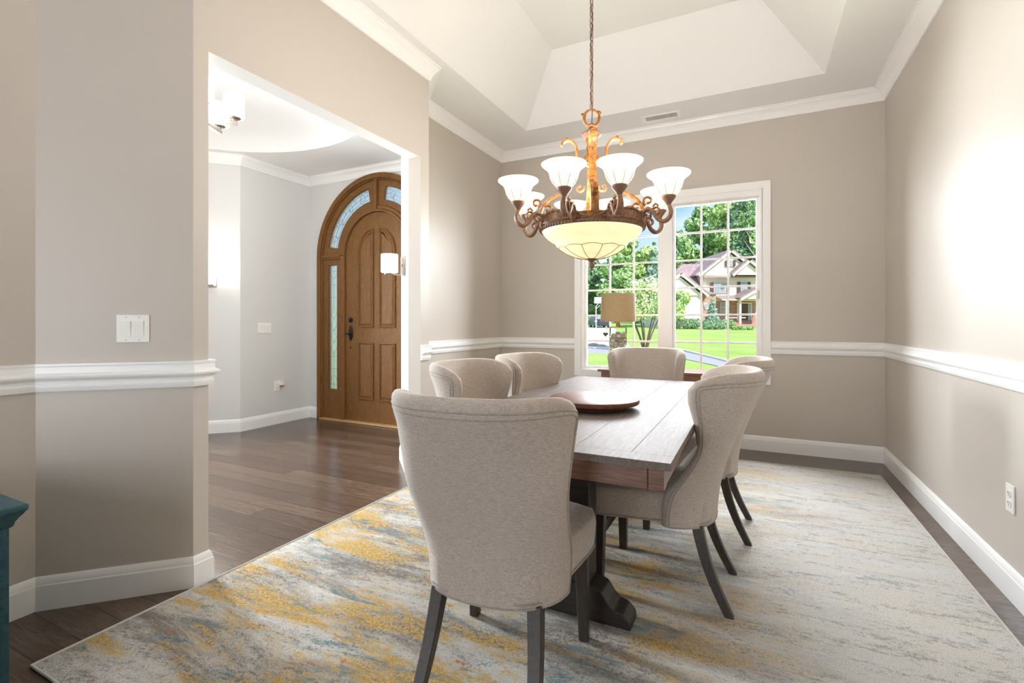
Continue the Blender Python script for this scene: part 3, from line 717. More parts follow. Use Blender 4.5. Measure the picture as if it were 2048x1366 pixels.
# ------------------------------------------------------------------ dining table
TX0, TX1, TY0, TY1, TZ = -1.155, -.205, 1.405, 3.425, .76
T = thing('dining_table', 'rectangular dark acacia trestle dining table on the rug', 'table', ((TX0+TX1)/2, (TY0+TY1)/2, RZ))
def tl(o): return local(o, T.location)
b = MB(); bd = .078
g = .0004
b.box((TX0, TY0, TZ-.022), (TX1, TY0+bd, TZ)).box((TX0, TY1-bd, TZ-.022), (TX1, TY1, TZ))
xs = [TX0+g*0, TX0+.125]+[TX0+.125+(TX1-TX0-.25)*i/4 for i in range(1, 4)]+[TX1-.125, TX1]
for i in range(len(xs)-1): b.box((xs[i]+g, TY0+bd+g, TZ-.022), (xs[i+1]-g, TY1-bd-g, TZ))
tl(b.make('tabletop', M['table_top'], T, bevel=.0006, seg=1))
e = .022
b = MB().box((TX0+e+.05, TY0+e, .672), (TX1-e-.045, TY0+e+.02, TZ-.022)).box((TX0+e+.05, TY1-e-.02, .672), (TX1-e-.045, TY1-e, TZ-.022))
b.box((TX0+e, TY0+e, .672), (TX0+e+.049, TY0+e+.05, TZ-.022)).box((TX1-e-.044, TY0+e-.001, .672), (TX1-e, TY0+e+.05, TZ-.022)).box((TX0+e, TY1-e-.05, .672), (TX0+e+.049, TY1-e, TZ-.022)).box((TX1-e-.044, TY1-e-.05, .672), (TX1-e, TY1-e, TZ-.022))
b.box((TX0+e+.003, TY0+e+.05, .672), (TX0+e+.023, TY1-e-.05, TZ-.022)).box((TX1-e-.023, TY0+e+.05, .672), (TX1-e-.003, TY1-e-.05, TZ-.022))
tl(b.make('apron', M['table_side'], T, bevel=.0015, seg=1))
for yy in (1.86, 2.97):
    cx = (TX0+TX1)/2
    half = [(.275, 0.), (.27, .03), (.245, .055), (.215, .062), (.19, .085), (.165, .12), (.12, .135)]
    outl = [(cx-x, z) for x, z in half] ; outl = outl+[(cx+x, z) for x, z in half[::-1]]
    outl = outl[::-1]
    ft = MB().prism(outl, .11, Matrix.Translation((0, yy-.055, RZ))).make('foot', M['table_dark'], T, bevel=.004, seg=1); tl(ft)
    for dx in (-.115, 0.035):
        tl(MB().box((cx+dx, yy-.05, RZ+.13), (cx+dx+.08, yy+.05, .61)).make('post', M['table_dark'], T, bevel=.004, seg=1))
    tl(MB().box((cx-.33, yy-.045, .61), (cx+.33, yy+.045, .738)).make('crossbeam', M['table_dark'], T, bevel=.006, seg=1))
tl(MB().box((cx-.05, 1.915, .15), (cx+.05, 2.915, .21)).make('stretcher', M['table_dark'], T, bevel=.004, seg=1))
ls = thing('lazy_susan', 'round reddish wooden turntable tray in the middle of the dining table', 'tray', (-.66, 2.19, TZ))
MB().lathe([(.001, 0), (.135, 0), (.138, .004), (.135, .010), (.001, .010)], seg=48).make('base', M['susan'], ls, smooth=True)
MB().lathe([(.001, .010), (.09, .010), (.09, .022), (.001, .022)], seg=32).make('bearing', M['slot'], ls, smooth=True)
MB().lathe([(.001, .022), (.192, .022), (.201, .0245), (.204, .029), (.204, .040), (.2025, .0445), (.200, .0455), (.001, .0455)], seg=72).make('turntable', M['susan'], ls, smooth=True, angle=50)

# ------------------------------------------------------------------ console, table lamp
cs = thing('console_table', 'low red-brown wooden console against the wall under the window', 'console table', (-.80, 4.70, 0))
MB().box((-.52, -.21, .690), (.52, .19, .714)).make('top', M['console'], cs, bevel=.004)
MB().box((-.49, -.19, .60), (.49, .17, .690)).make('apron', M['console'], cs, bevel=.003)
for x in (-.47, .42):
    for y in (-.185, .12): MB().box((x, y, 0), (x+.05, y+.05, .60)).make('leg', M['console'], cs, bevel=.003)
tlp = thing('table_lamp', 'table lamp with tan drum shade and glass jar base full of shells', 'lamp', (-1.165, 4.66, .714))
MB().lathe([(.165, .445), (.168, .445), (.158, .712), (.155, .712), (.165, .445)], seg=48).make('lamp_shade', M['lampshade'], tlp, smooth=True)
jar = MB().lathe([(.080, .014), (.080, .388)], seg=32).make('glass_jar', M['jar'], tlp, smooth=True)
b = MB(); rs = random.Random(3)
for k in range(300):
    a = rs.random()*2*PI; r = .068*math.sqrt(rs.random()); z = .03+.30*rs.random(); m_ = Matrix.Translation((r*math.cos(a), r*math.sin(a), z)) @ Matrix.Rotation(rs.random()*6, 4, 'X') @ Matrix.Rotation(rs.random()*6, 4, 'Z')
    sz = .014+.012*rs.random(); b.lathe([(.001, 0), (sz*.6, .002), (sz, sz*.35), (sz*.9, sz*.4), (sz*.5, sz*.15), (.001, sz*.1)], seg=8, mtx=m_)
o = b.make('shells', M['shell'], jar); o['kind'] = 'stuff'
MB().lathe([(.001, 0), (.082, 0), (.082, .012), (.001, .012)], seg=32).make('base_plate', M['brass'], tlp, smooth=True)
MB().lathe([(.001, .388), (.084, .388), (.084, .396), (.02, .398), (.02, .425), (.012, .43), (.012, .60), (.001, .60)], seg=24).make('lamp_cap', M['brass'], tlp, smooth=True)
MB().tube([(-.155, 0, .705), (.155, 0, .705)], .002, 6).tube([(0, -.155, .705), (0, .155, .705)], .002, 6).tube([(0, 0, .60), (0, 0, .73)], .003, 6).make('harp', M['brass'], tlp)

# ------------------------------------------------------------------ teal cabinet corner
cb = thing('teal_cabinet', 'dark teal painted cabinet with moulded top, cut off at the left edge of the picture', 'cabinet', (-2.25, .30, 0))
def ring_box(prof, hx, hy, name, m, parent):
    b = MB(); vs = []
    for o_, z in prof: vs += [(-hx, -hy-o_, z), (hx+o_, -hy-o_, z), (hx+o_, hy+o_, z), (-hx, hy+o_, z)]
    n = len(prof); fs = [(j*4+i, j*4+(i+1) % 4, j*4+4+(i+1) % 4, j*4+4+i) for j in range(n-1) for i in range(4)]+[(3, 2, 1, 0), tuple((n-1)*4+i for i in range(4))]
    return b.add(vs, fs).make(name, m, parent, smooth=True, angle=30)
ring_box([(.003, .546), (.008, .552), (.010, .562), (.018, .576), (.024, .584), (.027, .590), (.032, .596), (.033, .606), (.031, .612), (.027, .614)], .285, .335, 'top', M['teal'], cb)
ring_box([(0, .0), (0, .55)], .285, .335, 'body', M['teal'], cb)
for y0, y1 in ((-.29, -.01), (.01, .29)):
    dr = MB().box((.285, y0, .30), (.297, y1, .53)).make('drawer', M['teal'], cb, bevel=.004); MB().ball((.31, (y0+y1)/2, .42), .014, 8).make('knob', M['black'], dr, smooth=True)
    dd = MB().box((.285, y0, .05), (.297, y1, .28)).make('door', M['teal'], cb, bevel=.004); MB().ball((.31, (y0+y1)/2, .17), .014, 8).make('knob', M['black'], dd, smooth=True)

# ------------------------------------------------------------------ switches, outlets, vent
def wall_frame(p, nrm):     # local x along the wall, z up, -y towards the room... n points to the room
    n = Vector((*nrm, 0)).normalized(); x = Vector((-n.y, n.x, 0)); return Matrix(((x.x, -n.x, 0, p[0]), (x.y, -n.y, 0, p[1]), (0, 0, 1, p[2]), (0, 0, 0, 1)))
def place(o, p, nrm): o.matrix_world = wall_frame(p, nrm)
def rocker_plate(name, label, p, nrm, gangs, w=.046):
    t = thing(name, label, 'switch'); hw = w*gangs/2+.012
    MB().box((-hw, -.006, -.058), (hw, 0, .058)).make('plate', M['plastic'], t, bevel=.002)
    for k in range(gangs):
        cx = (k-(gangs-1)/2)*w; MB().box((cx-.0175, -.0075, -.034), (cx+.0175, -.006, .034)).make('rocker_frame', M['plastic'], t, bevel=.001, seg=1)
        MB().prism([(-.0075, -.032), (-.0125, .030), (-.006, .032), (-.006, -.032)], .031, Matrix.Translation((cx-.0155, 0, 0)) @ Matrix.Rotation(PI/2, 4, 'Z') @ Matrix.Rotation(0, 4, 'X') @ Matrix.Diagonal((1, -1, 1, 1))).make('rocker', M['plastic'], t, bevel=.0008, seg=1)
        for z in (-.048, .048): MB().ball((cx, -.006, z), .0022, 4).make('screw', M['nickel'], t)
    place(t, p, nrm); return t
r2 = 1/math.sqrt(2)
d0 = Vector((-2.576, .910)); d1 = Vector((-2.190, 1.296)); pp = d0.lerp(d1, .60)
rocker_plate('light_switch', 'white double rocker switch plate on the dark angled wall above the chair rail', (pp.x, pp.y, 1.125), (1, -1), 2)
rocker_plate('light_switch', 'white triple rocker switch plate on the pale foyer wall left of the front door', (FXL, 3.645, 1.092), (1, 0), 3)
def outlet(label, p, nrm):
    t = thing('wall_outlet', label, 'outlet'); MB().box((-.036, -.006, -.058), (.036, 0, .058)).make('plate', M['plastic'], t, bevel=.002)
    for z in (-.021, .021):
        rc = MB().lathe([(.001, 0), (.0165, 0), (.0165, .003), (.001, .003)], seg=20, mtx=Matrix.Translation((0, -.006, z)) @ Matrix.Rotation(PI/2, 4, 'X')).make('socket', M['plastic'], t)
        MB().box((-.0075, -.0098, z-.002), (-.0055, -.0088, z+.008)).box((.0055, -.0098, z-.002), (.0075, -.0088, z+.008)).box((-.002, -.0098, z-.010), (.002, -.0088, z-.006)).make('slots', M['slot'], rc)
    place(t, p, nrm); return t
outlet('white duplex outlet low on the right wall', (XR, 2.757, .415), (-1, 0))
outlet('white duplex outlet low on the pale foyer wall, partly behind a plug-in', (FXL, 3.80, .43), (1, 0))
pg = thing('air_freshener', 'small white plug-in air freshener with a red tip in the foyer outlet', 'air freshener')
MB().box((-.022, -.045, -.02), (.022, -.0075, .035)).make('body', M['plastic'], pg, bevel=.006); MB().box((-.018, -.05, -.034), (.018, -.012, -.02)).make('refill', M['red'], pg, bevel=.004)
place(pg, (FXL, 3.845, .455), (1, 0))
vt = thing('ceiling_vent', 'white louvred air vent in the ceiling border above the window wall', 'vent', (-.768, 4.675, ZC))
MB().box((-.175, -.075, -.006), (-.14, .075, 0)).box((.14, -.075, -.006), (.175, .075, 0)).box((-.14, -.075, -.006), (.14, -.045, 0)).box((-.14, .045, -.006), (.14, .075, 0)).make('vent_frame', M['trim'], vt, bevel=.002)
MB().box((-.14, -.045, -.0015), (.14, .045, -.0005)).make('duct_opening', M['slot'], vt)
b = MB()
for k in range(28):
    x = -.136+.0100*k; sg = 1 if k < 14 else -1
    b.box((x-.0022, -.045, -.0085), (x+.0022, .045, -.001), Matrix.Translation((0, 0, 0)))
b.make('louvres', M['trim'], vt)

# ------------------------------------------------------------------ dining chandelier
def spline(pts, sub=4):
    P = [Vector((p[0], p[1])) for p in pts]; out = []
    for i in range(len(P)-1):
        a, b_, c, d = P[max(0, i-1)], P[i], P[i+1], P[min(len(P)-1, i+2)]
        for k in range(sub):
            t = k/sub; out.append(.5*((2*b_)+(c-a)*t+(2*a-5*b_+4*c-d)*t*t+(3*b_-a-3*c+d)*t**3))
    return out+[P[-1]]
def ribbon(b, pts, wd, th, m_):    # strap of width wd bent along a curve in the local XZ plane
    P = pts; n = len(P); ws = wd if isinstance(wd, list) else [wd]*n; ws = [float(np.interp(i/(n-1)*(len(ws)-1), range(len(ws)), ws)) for i in range(n)]
    vs = []
    for i, p in enumerate(P):
        t = (P[min(i+1, n-1)]-P[max(i-1, 0)]).normalized(); nn = Vector((-t.y, t.x)); h = th/2; w_ = ws[i]/2
        for sy, sn in ((-1, -.55), (-.6, -1), (.6, -1), (1, -.55), (1, .55), (.6, 1), (-.6, 1), (-1, .55)):
            q = p+nn*h*sn; vs.append(m_ @ Vector((q.x, sy*w_, q.y)))
    fs = [(i*8+k, i*8+(k+1) % 8, (i+1)*8+(k+1) % 8, (i+1)*8+k) for i in range(n-1) for k in range(8)]+[tuple(range(7, -1, -1)), tuple((n-1)*8+k for k in range(8))]
    b.add(vs, fs)
CX, CY = -.690, 2.250
ch = thing('chandelier', 'large bronze scroll chandelier with glowing alabaster shades and bowl over the table', 'chandelier', (CX, CY, 0))
def Rz(a): return Matrix.Rotation(a, 4, 'Z')
VA = math.atan2(-CY, -CX)      # direction towards the camera
def scroll(cx, cz, r0, r1, a0, a1, n=14):
    return [(cx+(r0+(r1-r0)*i/n)*math.cos(a0+(a1-a0)*i/n), cz+(r0+(r1-r0)*i/n)*math.sin(a0+(a1-a0)*i/n)) for i in range(n+1)]
def tr(pts, m): return [m @ Vector((p[0], 0, p[1])) for p in pts]
# bowl
BW = [(.001, 1.452), (.03, 1.4525), (.075, 1.461), (.115, 1.477), (.150, 1.500), (.166, 1.514), (.173, 1.526), (.176, 1.532), (.192, 1.538), (.208, 1.550), (.224, 1.566), (.234, 1.582), (.232, 1.590)]
bo = MB().lathe(BW, seg=64).make('glass_bowl', M['bowl_glass'], ch, smooth=True, angle=80)
b = MB()
def bow_r(z_or_i, off=.0012): return None
for k in range(10):
    a = 2*PI*(k+.5)/10; m_ = Rz(a); b.tube([m_ @ Vector((r+.001, 0, z-.0015)) for r, z in BW[1:5]], .0014, 5)
b.tube([((.1515+.006*abs(math.sin(5*(t-.3142))))*math.cos(t), (.1515+.006*abs(math.sin(5*(t-.3142))))*math.sin(t), 1.4995+.0052*abs(math.sin(5*(t-.3142)))) for t in np.linspace(0, 2*PI, 100)[:-1]], .0014, 5, closed=True)
b.make('glass_ribs', M['vein'], bo)
# rope rim and band
b = MB().lathe([(.228, 1.586), (.236, 1.582), (.244, 1.586), (.246, 1.594), (.240, 1.600), (.230, 1.600), (.228, 1.586)], seg=72)
for k in range(90):
    a = 2*PI*k/90; m_ = Rz(a); b.tube([m_ @ Vector((.243, -.006, 1.584)), m_ @ Vector((.247, 0, 1.590)), m_ @ Vector((.243, .006, 1.597))], .0028, 5)
b.make('rope_rim', M['bronze_dark'], ch, smooth=True)
MB().lathe([(.232, 1.598), (.236, 1.600), (.236, 1.628), (.232, 1.632), (.226, 1.632), (.226, 1.598), (.232, 1.598)], seg=64).make('ring_band', M['bronze'], ch, smooth=True, angle=30)
# leaf crests on the band
for k in range(4):
    m_ = Rz(VA+PI/4+k*PI/2); b = MB()
    def on(a, z, r=.243): return m_ @ Vector((r*math.cos(a), r*math.sin(a), z))
    for sg in (-1, 1):
        sp = scroll(.055, 1.625, .018, .004, PI*1.1, PI*4.2, 22); b.tube([on(sg*(x)/.24, z) for x, z in sp], .0045, 6)
        sp = scroll(.115, 1.618, .016, .004, PI*.2, PI*3.2, 22); b.tube([on(sg*(x)/.24, z) for x, z in sp], .004, 6)
        b.tube([on(sg*x, z) for x, z in ((.0, 1.652), (.10, 1.648), (.25, 1.640), (.36, 1.650), (.5, 1.632), (.62, 1.612), (.75, 1.606))], [.006, .006, .006, .006, .005, .005, .003], 6)
        b.tube([on(sg*x, z) for x, z in ((.0, 1.608), (.3, 1.606), (.6, 1.606))], .005, 6)
    b.ball(on(0, 1.650), .010, 6)
    aa = np.linspace(-.74, .74, 31); top = np.interp(np.abs(aa), [0, .08, .25, .36, .5, .62, .74], [1.654, 1.648, 1.638, 1.645, 1.630, 1.614, 1.606]); vs = []
    for a_, z_ in zip(aa, top):
        for r_, q_ in ((.237, 1.600), (.2425, 1.600), (.2425, z_), (.237, z_)): vs.append(on(a_, q_, r_))
    b.add(vs, [(i*4+k_, i*4+(k_+1) % 4, (i+1)*4+(k_+1) % 4, (i+1)*4+k_) for i in range(30) for k_ in range(4)]+[(3, 2, 1, 0), (120, 121, 122, 123)])
    b.make('leaf_crest', M['bronze_mid'], ch, smooth=True, angle=50)
# finial
MB().lathe([(.001, 1.394), (.004, 1.398), (.006, 1.405), (.015, 1.416), (.016, 1.424), (.011, 1.432), (.008, 1.438), (.014, 1.443), (.030, 1.452), (.032, 1.458), (.001, 1.460)], seg=24).make('finial', M['bronze_dark'], ch, smooth=True)
# central cross bars and hub on the ring
b = MB()
for k in range(2): b.box((-.23, -.012, 1.606), (.23, .012, 1.622), Rz(VA+k*PI/2))
b.tube([(0, 0, 1.60), (0, 0, 2.0)], .008, 10); b.make('centre_rod', M['bronze'], ch)
# four scroll arms with a flat section
for k in range(4):
    a = VA+k*PI/2+.06; m_ = Rz(a)
    main = [(.232, 1.612), (.242, 1.65), (.236, 1.69), (.215, 1.725), (.178, 1.752), (.135, 1.775), (.098, 1.81), (.078, 1.86), (.070, 1.91), (.068, 1.95), (.074, 1.985), (.092, 2.012), (.116, 2.020), (.136, 2.008), (.140, 1.993)]
    pts = [m_ @ Vector((x, 0, z)) for x, z in main]
    # resample smooth
    from mathutils.geometry import interpolate_bezier
    b = MB(); side = m_ @ Vector((0, 1, 0)) 
    wds = [.014]*10+[.014, .015, .017, .016, .012]
    ribbon(b, spline(main), [.034, .034, .034, .034, .034, .034, .036, .040, .036, .028], .012, m_)
    for x, z, r0, a0, a1 in ((.262, 1.722, .024, PI*1.35, -PI*.65), (.205, 1.693, .020, PI*.2, PI*1.95), (.055, 1.79, .02, PI*.9, PI*2.6)):
        ribbon(b, [Vector(q) for q in scroll(x, z, r0, r0*.35, a0, a1, 20)], .022, .010, m_)
    b.ball(m_ @ Vector((.222, 0, 1.650)), .016, 7)
    for q in range(5):      # leaf ribs at the flared tip
        x, z = main[-1-q]; b.tube([m_ @ Vector((x, -.012, z+.004)), m_ @ Vector((x+.006, 0, z+.010)), m_ @ Vector((x, .012, z+.004))], .0045, 5)
    b.tube([m_ @ Vector((.02, 0, 1.915)), m_ @ Vector((.07, 0, 1.915))], .006, 8)
    b.make('scroll_arm', M['bronze'], ch, smooth=True)
# hub, vase, petal cup
MB().lathe([(.001, 1.888), (.020, 1.890), (.034, 1.900), (.038, 1.902), (.038, 1.932), (.034, 1.940), (.016, 1.945), (.010, 1.96), (.016, 1.975), (.024, 2.0), (.028, 2.02), (.022, 2.03), (.001, 2.03)], seg=28).make('hub', M['bronze'], ch, smooth=True, angle=50)
MB().lathe([(.020, 2.0), (.026, 2.02), (.036, 2.035), (.047, 2.042), (.046, 2.046), (.030, 2.055), (.018, 2.066), (.014, 2.075), (.001, 2.076)], seg=36, flute=lambda a, r, z: .06*math.sin(12*a) if r > .03 else 0).make('petal_cup', M['bronze_dark'], ch, smooth=True)
MB().ball((0, 0, 2.085), .018, 8, .6).make('knob', M['bronze'], ch, smooth=True)
vt_ = RT; 
def vp(x, z): return Vector((RT.x*x, RT.y*x, z))
b = MB()
cx_, cz_, rr_ = .0, 2.120, .036
b.tube([vp(cx_+rr_*math.cos(t), cz_+.040*math.sin(t)) for t in np.linspace(-PI/2, 1.5*PI, 25)[:-1]], [.005+.003*abs(math.cos(t)) for t in np.linspace(-PI/2, 1.5*PI, 25)[:-1]], 8, closed=True)
b.tube([vp(.022, 2.150), vp(.036, 2.153), vp(.044, 2.148), vp(.042, 2.140)], [.005, .005, .004, .003], 6).tube([vp(-.030, 2.135), vp(-.042, 2.142), vp(-.050, 2.136), vp(-.046, 2.128)], [.005, .005, .004, .003], 6).tube([vp(.0, 2.16), vp(.012, 2.163), vp(.02, 2.156)], .0045, 6)
b.make('hanging_loop', M['bronze'], ch, smooth=True)
# lamp arms, cups and shades
def arm_set(ang, R=.36, zr=0.):
    m_ = Rz(ang)
    main = [(.240, 1.610), (.262, 1.600), (.270, 1.622), (.258, 1.640)]
    a_ = MB()
    def P(x, z): return m_ @ Vector((x, 0, z))
    # C scroll leaving the ring, then S up to the cup
    ribbon(a_, spline([(.238, 1.612), (.250, 1.594), (.246, 1.612), (.246, 1.632), (.256, 1.650), (.274, 1.656), (.290, 1.646), (.300, 1.628), (.314, 1.606), (.334, 1.594), (.352, 1.598), (.366, 1.614), (.370, 1.636), (R+.004, 1.656), (R, 1.668)]), [.012, .020, .026, .026, .026, .026, .024, .024, .028, .030, .028, .024, .020, .016], .016, m_)
    ribbon(a_, [Vector(q) for q in scroll(.306, 1.640, .022, .007, PI*1.0, -PI*1.3, 20)], .020, .008, m_)
    ribbon(a_, [Vector(q) for q in scroll(.268, 1.626, .017, .006, PI*.5, -PI*1.4, 16)], .020, .008, m_)
    a_.tube([P(.29, 1.664), P(.302, 1.676), P(.314, 1.668), P(.310, 1.656)], [.005, .006, .005, .003], 6)
    arm = a_.make('lamp_arm', M['bronze_mid'], ch, smooth=True)
    cp = MB().lathe([(.001, 1.664), (.010, 1.664), (.013, 1.672), (.026, 1.688), (.030, 1.694), (.032, 1.700), (.029, 1.704), (.001, 1.704)], seg=24, mtx=m_ @ Matrix.Translation((R, 0, zr))).make('cup', M['bronze_dark'], arm, smooth=True)
    sh = MB().lathe([(.024, 1.702), (.034, 1.708), (.046, 1.722), (.055, 1.740), (.059, 1.756), (.062, 1.766), (.072, 1.780), (.086, 1.790), (.092, 1.796), (.0925, 1.800), (.089, 1.800), (.072, 1.788), (.058, 1.774), (.054, 1.756), (.044, 1.728), (.030, 1.712), (.001, 1.708)], seg=40, mtx=m_ @ Matrix.Translation((R, 0, zr)), flute=lambda a, r, z: .02*abs(math.sin(4*a)) if .03 < r < .07 else 0).make('glass_shade', M['shade_glass'], arm, smooth=True, angle=80)
    rb = MB()
    for q in range(8):
        mm = m_ @ Matrix.Translation((R, 0, zr)) @ Rz(q*PI/4); rb.tube([mm @ Vector((r*1.0+.0015, 0, z)) for r, z in ((.028, 1.704), (.046, 1.722), (.055, 1.740), (.0585, 1.753))], [.0012, .0012, .0011, .0007], 5)
    rb.make('glass_ribs', M['vein'], sh)
    pos = m_ @ Vector((R, 0, 1.785)); lamp('chandelier_bulb', 'POINT', 1.4, (1, .94, .88), (CX+pos.x, CY+pos.y, 1.815), shadow_soft_size=.05)
for dg in (18, 67, 113, 162): 
    for sg in (-1, 1): arm_set(VA+sg*math.radians(dg))
lamp('chandelier_bowl_bulb', 'POINT', 2.0, (1, .92, .82), (CX, CY, 1.70), shadow_soft_size=.08)
# chain, cord, canopy
b = MB(); z = 2.165; k = 0
while z < ZT-.05:
    m_ = Matrix.Translation((0, 0, z+.016)) @ Rz(VA+PI/4+(PI/2 if k % 2 else 0)); b.tube([m_ @ Vector((.0085*math.cos(t), 0, .018*math.sin(t))) for t in np.linspace(0, 2*PI, 15)[:-1]], .0024, 6, closed=True); z += .029; k += 1
co = b.make('chain', M['bronze_dark'], ch, smooth=True)
MB().tube([(0.004*math.sin(q*1.7), .004*math.cos(q*2.1), 2.09+(ZT-2.12)*q/24) for q in range(25)], .0022, 6).make('cord', M['cord'], ch)
MB().lathe([(.001, ZT), (.07, ZT), (.068, ZT-.012), (.05, ZT-.03), (.015, ZT-.045), (.001, ZT-.046)], seg=32).make('canopy', M['bronze'], ch, smooth=True)

# ------------------------------------------------------------------ foyer chandelier and sconces
FX, FY = -3.56, 2.16
fc = thing('foyer_chandelier', 'brushed nickel foyer chandelier with white cylinder shades, seen through the opening', 'chandelier', (FX, FY, 0))
for q in range(5):
    a = math.radians(43.7+72*q); m_ = Rz(a)
    ar = MB().box((0, -.012, 2.595), (.235, .012, 2.623), m_).make('arm', M['nickel'], fc, bevel=.002)
    MB().lathe([(.001, 2.623), (.012, 2.623), (.012, 2.635), (.035, 2.637), (.045, 2.643), (.047, 2.650), (.001, 2.650)], seg=24, mtx=m_ @ Matrix.Translation((.212, 0, 0))).make('cup', M['nickel'], ar, smooth=True)
    MB().lathe([(.001, 2.650), (.066, 2.650), (.069, 2.655), (.069, 2.815), (.065, 2.815), (.065, 2.656), (.001, 2.655)], seg=32, mtx=m_ @ Matrix.Translation((.212, 0, 0))).make('glass_shade', M['opal'], ar, smooth=True, angle=50)
MB().lathe([(.001, 2.58), (.03, 2.585), (.035, 2.60), (.035, 2.63), (.012, 2.64), (.012, 3.14), (.001, 3.14)], seg=20).make('stem', M['nickel'], fc, smooth=True)
MB().lathe([(.001, 3.19), (.07, 3.19), (.06, 3.15), (.001, 3.14)], seg=24).make('canopy', M['nickel'], fc, smooth=True)
lamp('foyer_chandelier_light', 'POINT', 4.6, (1, .97, .93), (FX, FY, 2.50), shadow_soft_size=.18)
def sconce(label, p, nrm):
    t = thing('wall_sconce', label, 'wall lamp', group='foyer wall sconces')
    MB().box((-.045, -.012, -.08), (.045, 0, .08)).make('back_plate', M['nickel'], t, bevel=.003)
    MB().box((-.012, -.03, -.075), (.012, -.022, .065)).box((-.012, -.024, -.01), (.012, -.01, .01)).box((-.012, -.125, -.080), (.012, -.022, -.072)).make('bracket', M['nickel'], t, bevel=.002)
    MB().lathe([(.001, -.072), (.040, -.072), (.042, -.064), (.036, -.058), (.001, -.058)], (0, -.115, 0), 24).make('cup', M['nickel'], t, smooth=True)
    MB().lathe([(.001, -.058), (.062, -.058), (.065, -.054), (.065, .084), (.061, .084), (.061, -.053), (.001, -.053)], (0, -.115, 0), 32).make('glass_shade', M['opal'], t, smooth=True, angle=50)
    place(t, p, nrm)
    n = Vector((*nrm, 0)).normalized(); q = Vector(p)+n*.13; lamp('sconce_light', 'POINT', 1.8, (1, .95, .88), (q.x, q.y, p[2]+.13), shadow_soft_size=.05)
sconce('lit nickel wall sconce with a frosted glass shade beside the front door, right of it', (-2.474, 3.089, 1.60), (-1, -1))
sconce('lit nickel wall sconce mostly hidden behind the left edge of the opening', (-5.048, 3.174, 1.60), (1, -1))

# ------------------------------------------------------------------ outdoors
def gz(d): return -.45+.019*(d-10) if d > 10 else -.45
def at(u, d, z=None):       # a point of the street at forward distance d in the direction of picture column u
    p = FW*d+RT*((u-1024)/978.07*d); return Vector((p.x, p.y, gz(d) if z is None else z))
b = MB(); ds = [5.6, 8, 10, 20, 30, 45, 60, 75, 100, 160]; us = [-1500, -300, 400, 700, 1000, 1100, 1200, 1300, 1400, 1500, 1600, 1900, 2600, 4500]
vs = [tuple(at(u, d)) for d in ds for u in us]; nu = len(us)
b.add(vs, [(j*nu+i, j*nu+i+1, (j+1)*nu+i+1, (j+1)*nu+i) for j in range(len(ds)-1) for i in range(nu-1)])
o = b.make('lawn', M['grass'], smooth=True); structure(o)
def ground_patch(name, px, m, h, label=None, cat=None):
    b = MB(); n = len(px); top = []
    for u, d in px: top.append(at(u, d)+Vector((0, 0, h)))
    bot = [p-Vector((0, 0, .3)) for p in top]
    b.add([tuple(p) for p in top+bot], [tuple(range(n)), tuple(range(2*n-1, n-1, -1))]+[(i, (i+1) % n, (i+1) % n+n, i+n) for i in range(n)])
    o = b.make(name, m); structure(o); return o
def dof(y): return 1.79/(.019+(y-645.3)/978.07)
UP = [(1090, 696), (1175, 697.5), (1290, 699), (1365, 703), (1437, 721), (1520, 744)]
LO = [(1090, 706), (1175, 707), (1290, 709), (1365, 718), (1435, 733), (1520, 762)]
strip = lambda A, B: [(u, dof(y)) for u, y in A]+[(u, dof(y)) for u, y in B[::-1]]
def strip_mesh(name, A, B, m, h):
    b = MB(); n = len(A); P = [at(u, dof(y))+Vector((0, 0, h)) for u, y in A]; Q = [at(u, dof(y))+Vector((0, 0, h)) for u, y in B]
    b.add([tuple(p) for p in P+Q]+[tuple(p-Vector((0, 0, .3))) for p in P+Q], [(i, i+1, i+1+n, i+n) for i in range(n-1)]+[(i, i+2*n, i+1+2*n, i+1) for i in range(n-1)]+[(i+n, i+1+n, i+1+3*n, i+3*n) for i in range(n-1)])
    o = b.make(name, m); structure(o); return o
strip_mesh('street', UP, LO, M['asphalt'], .03)
strip_mesh('curb', [(u, y-1.6) for u, y in UP], UP, M['concrete'], .09)
strip_mesh('driveway', [(1140, 654), (1190, 654), (1226, 654)], [(1150, 696), (1190, 696), (1262, 697)], M['concrete'], .04)

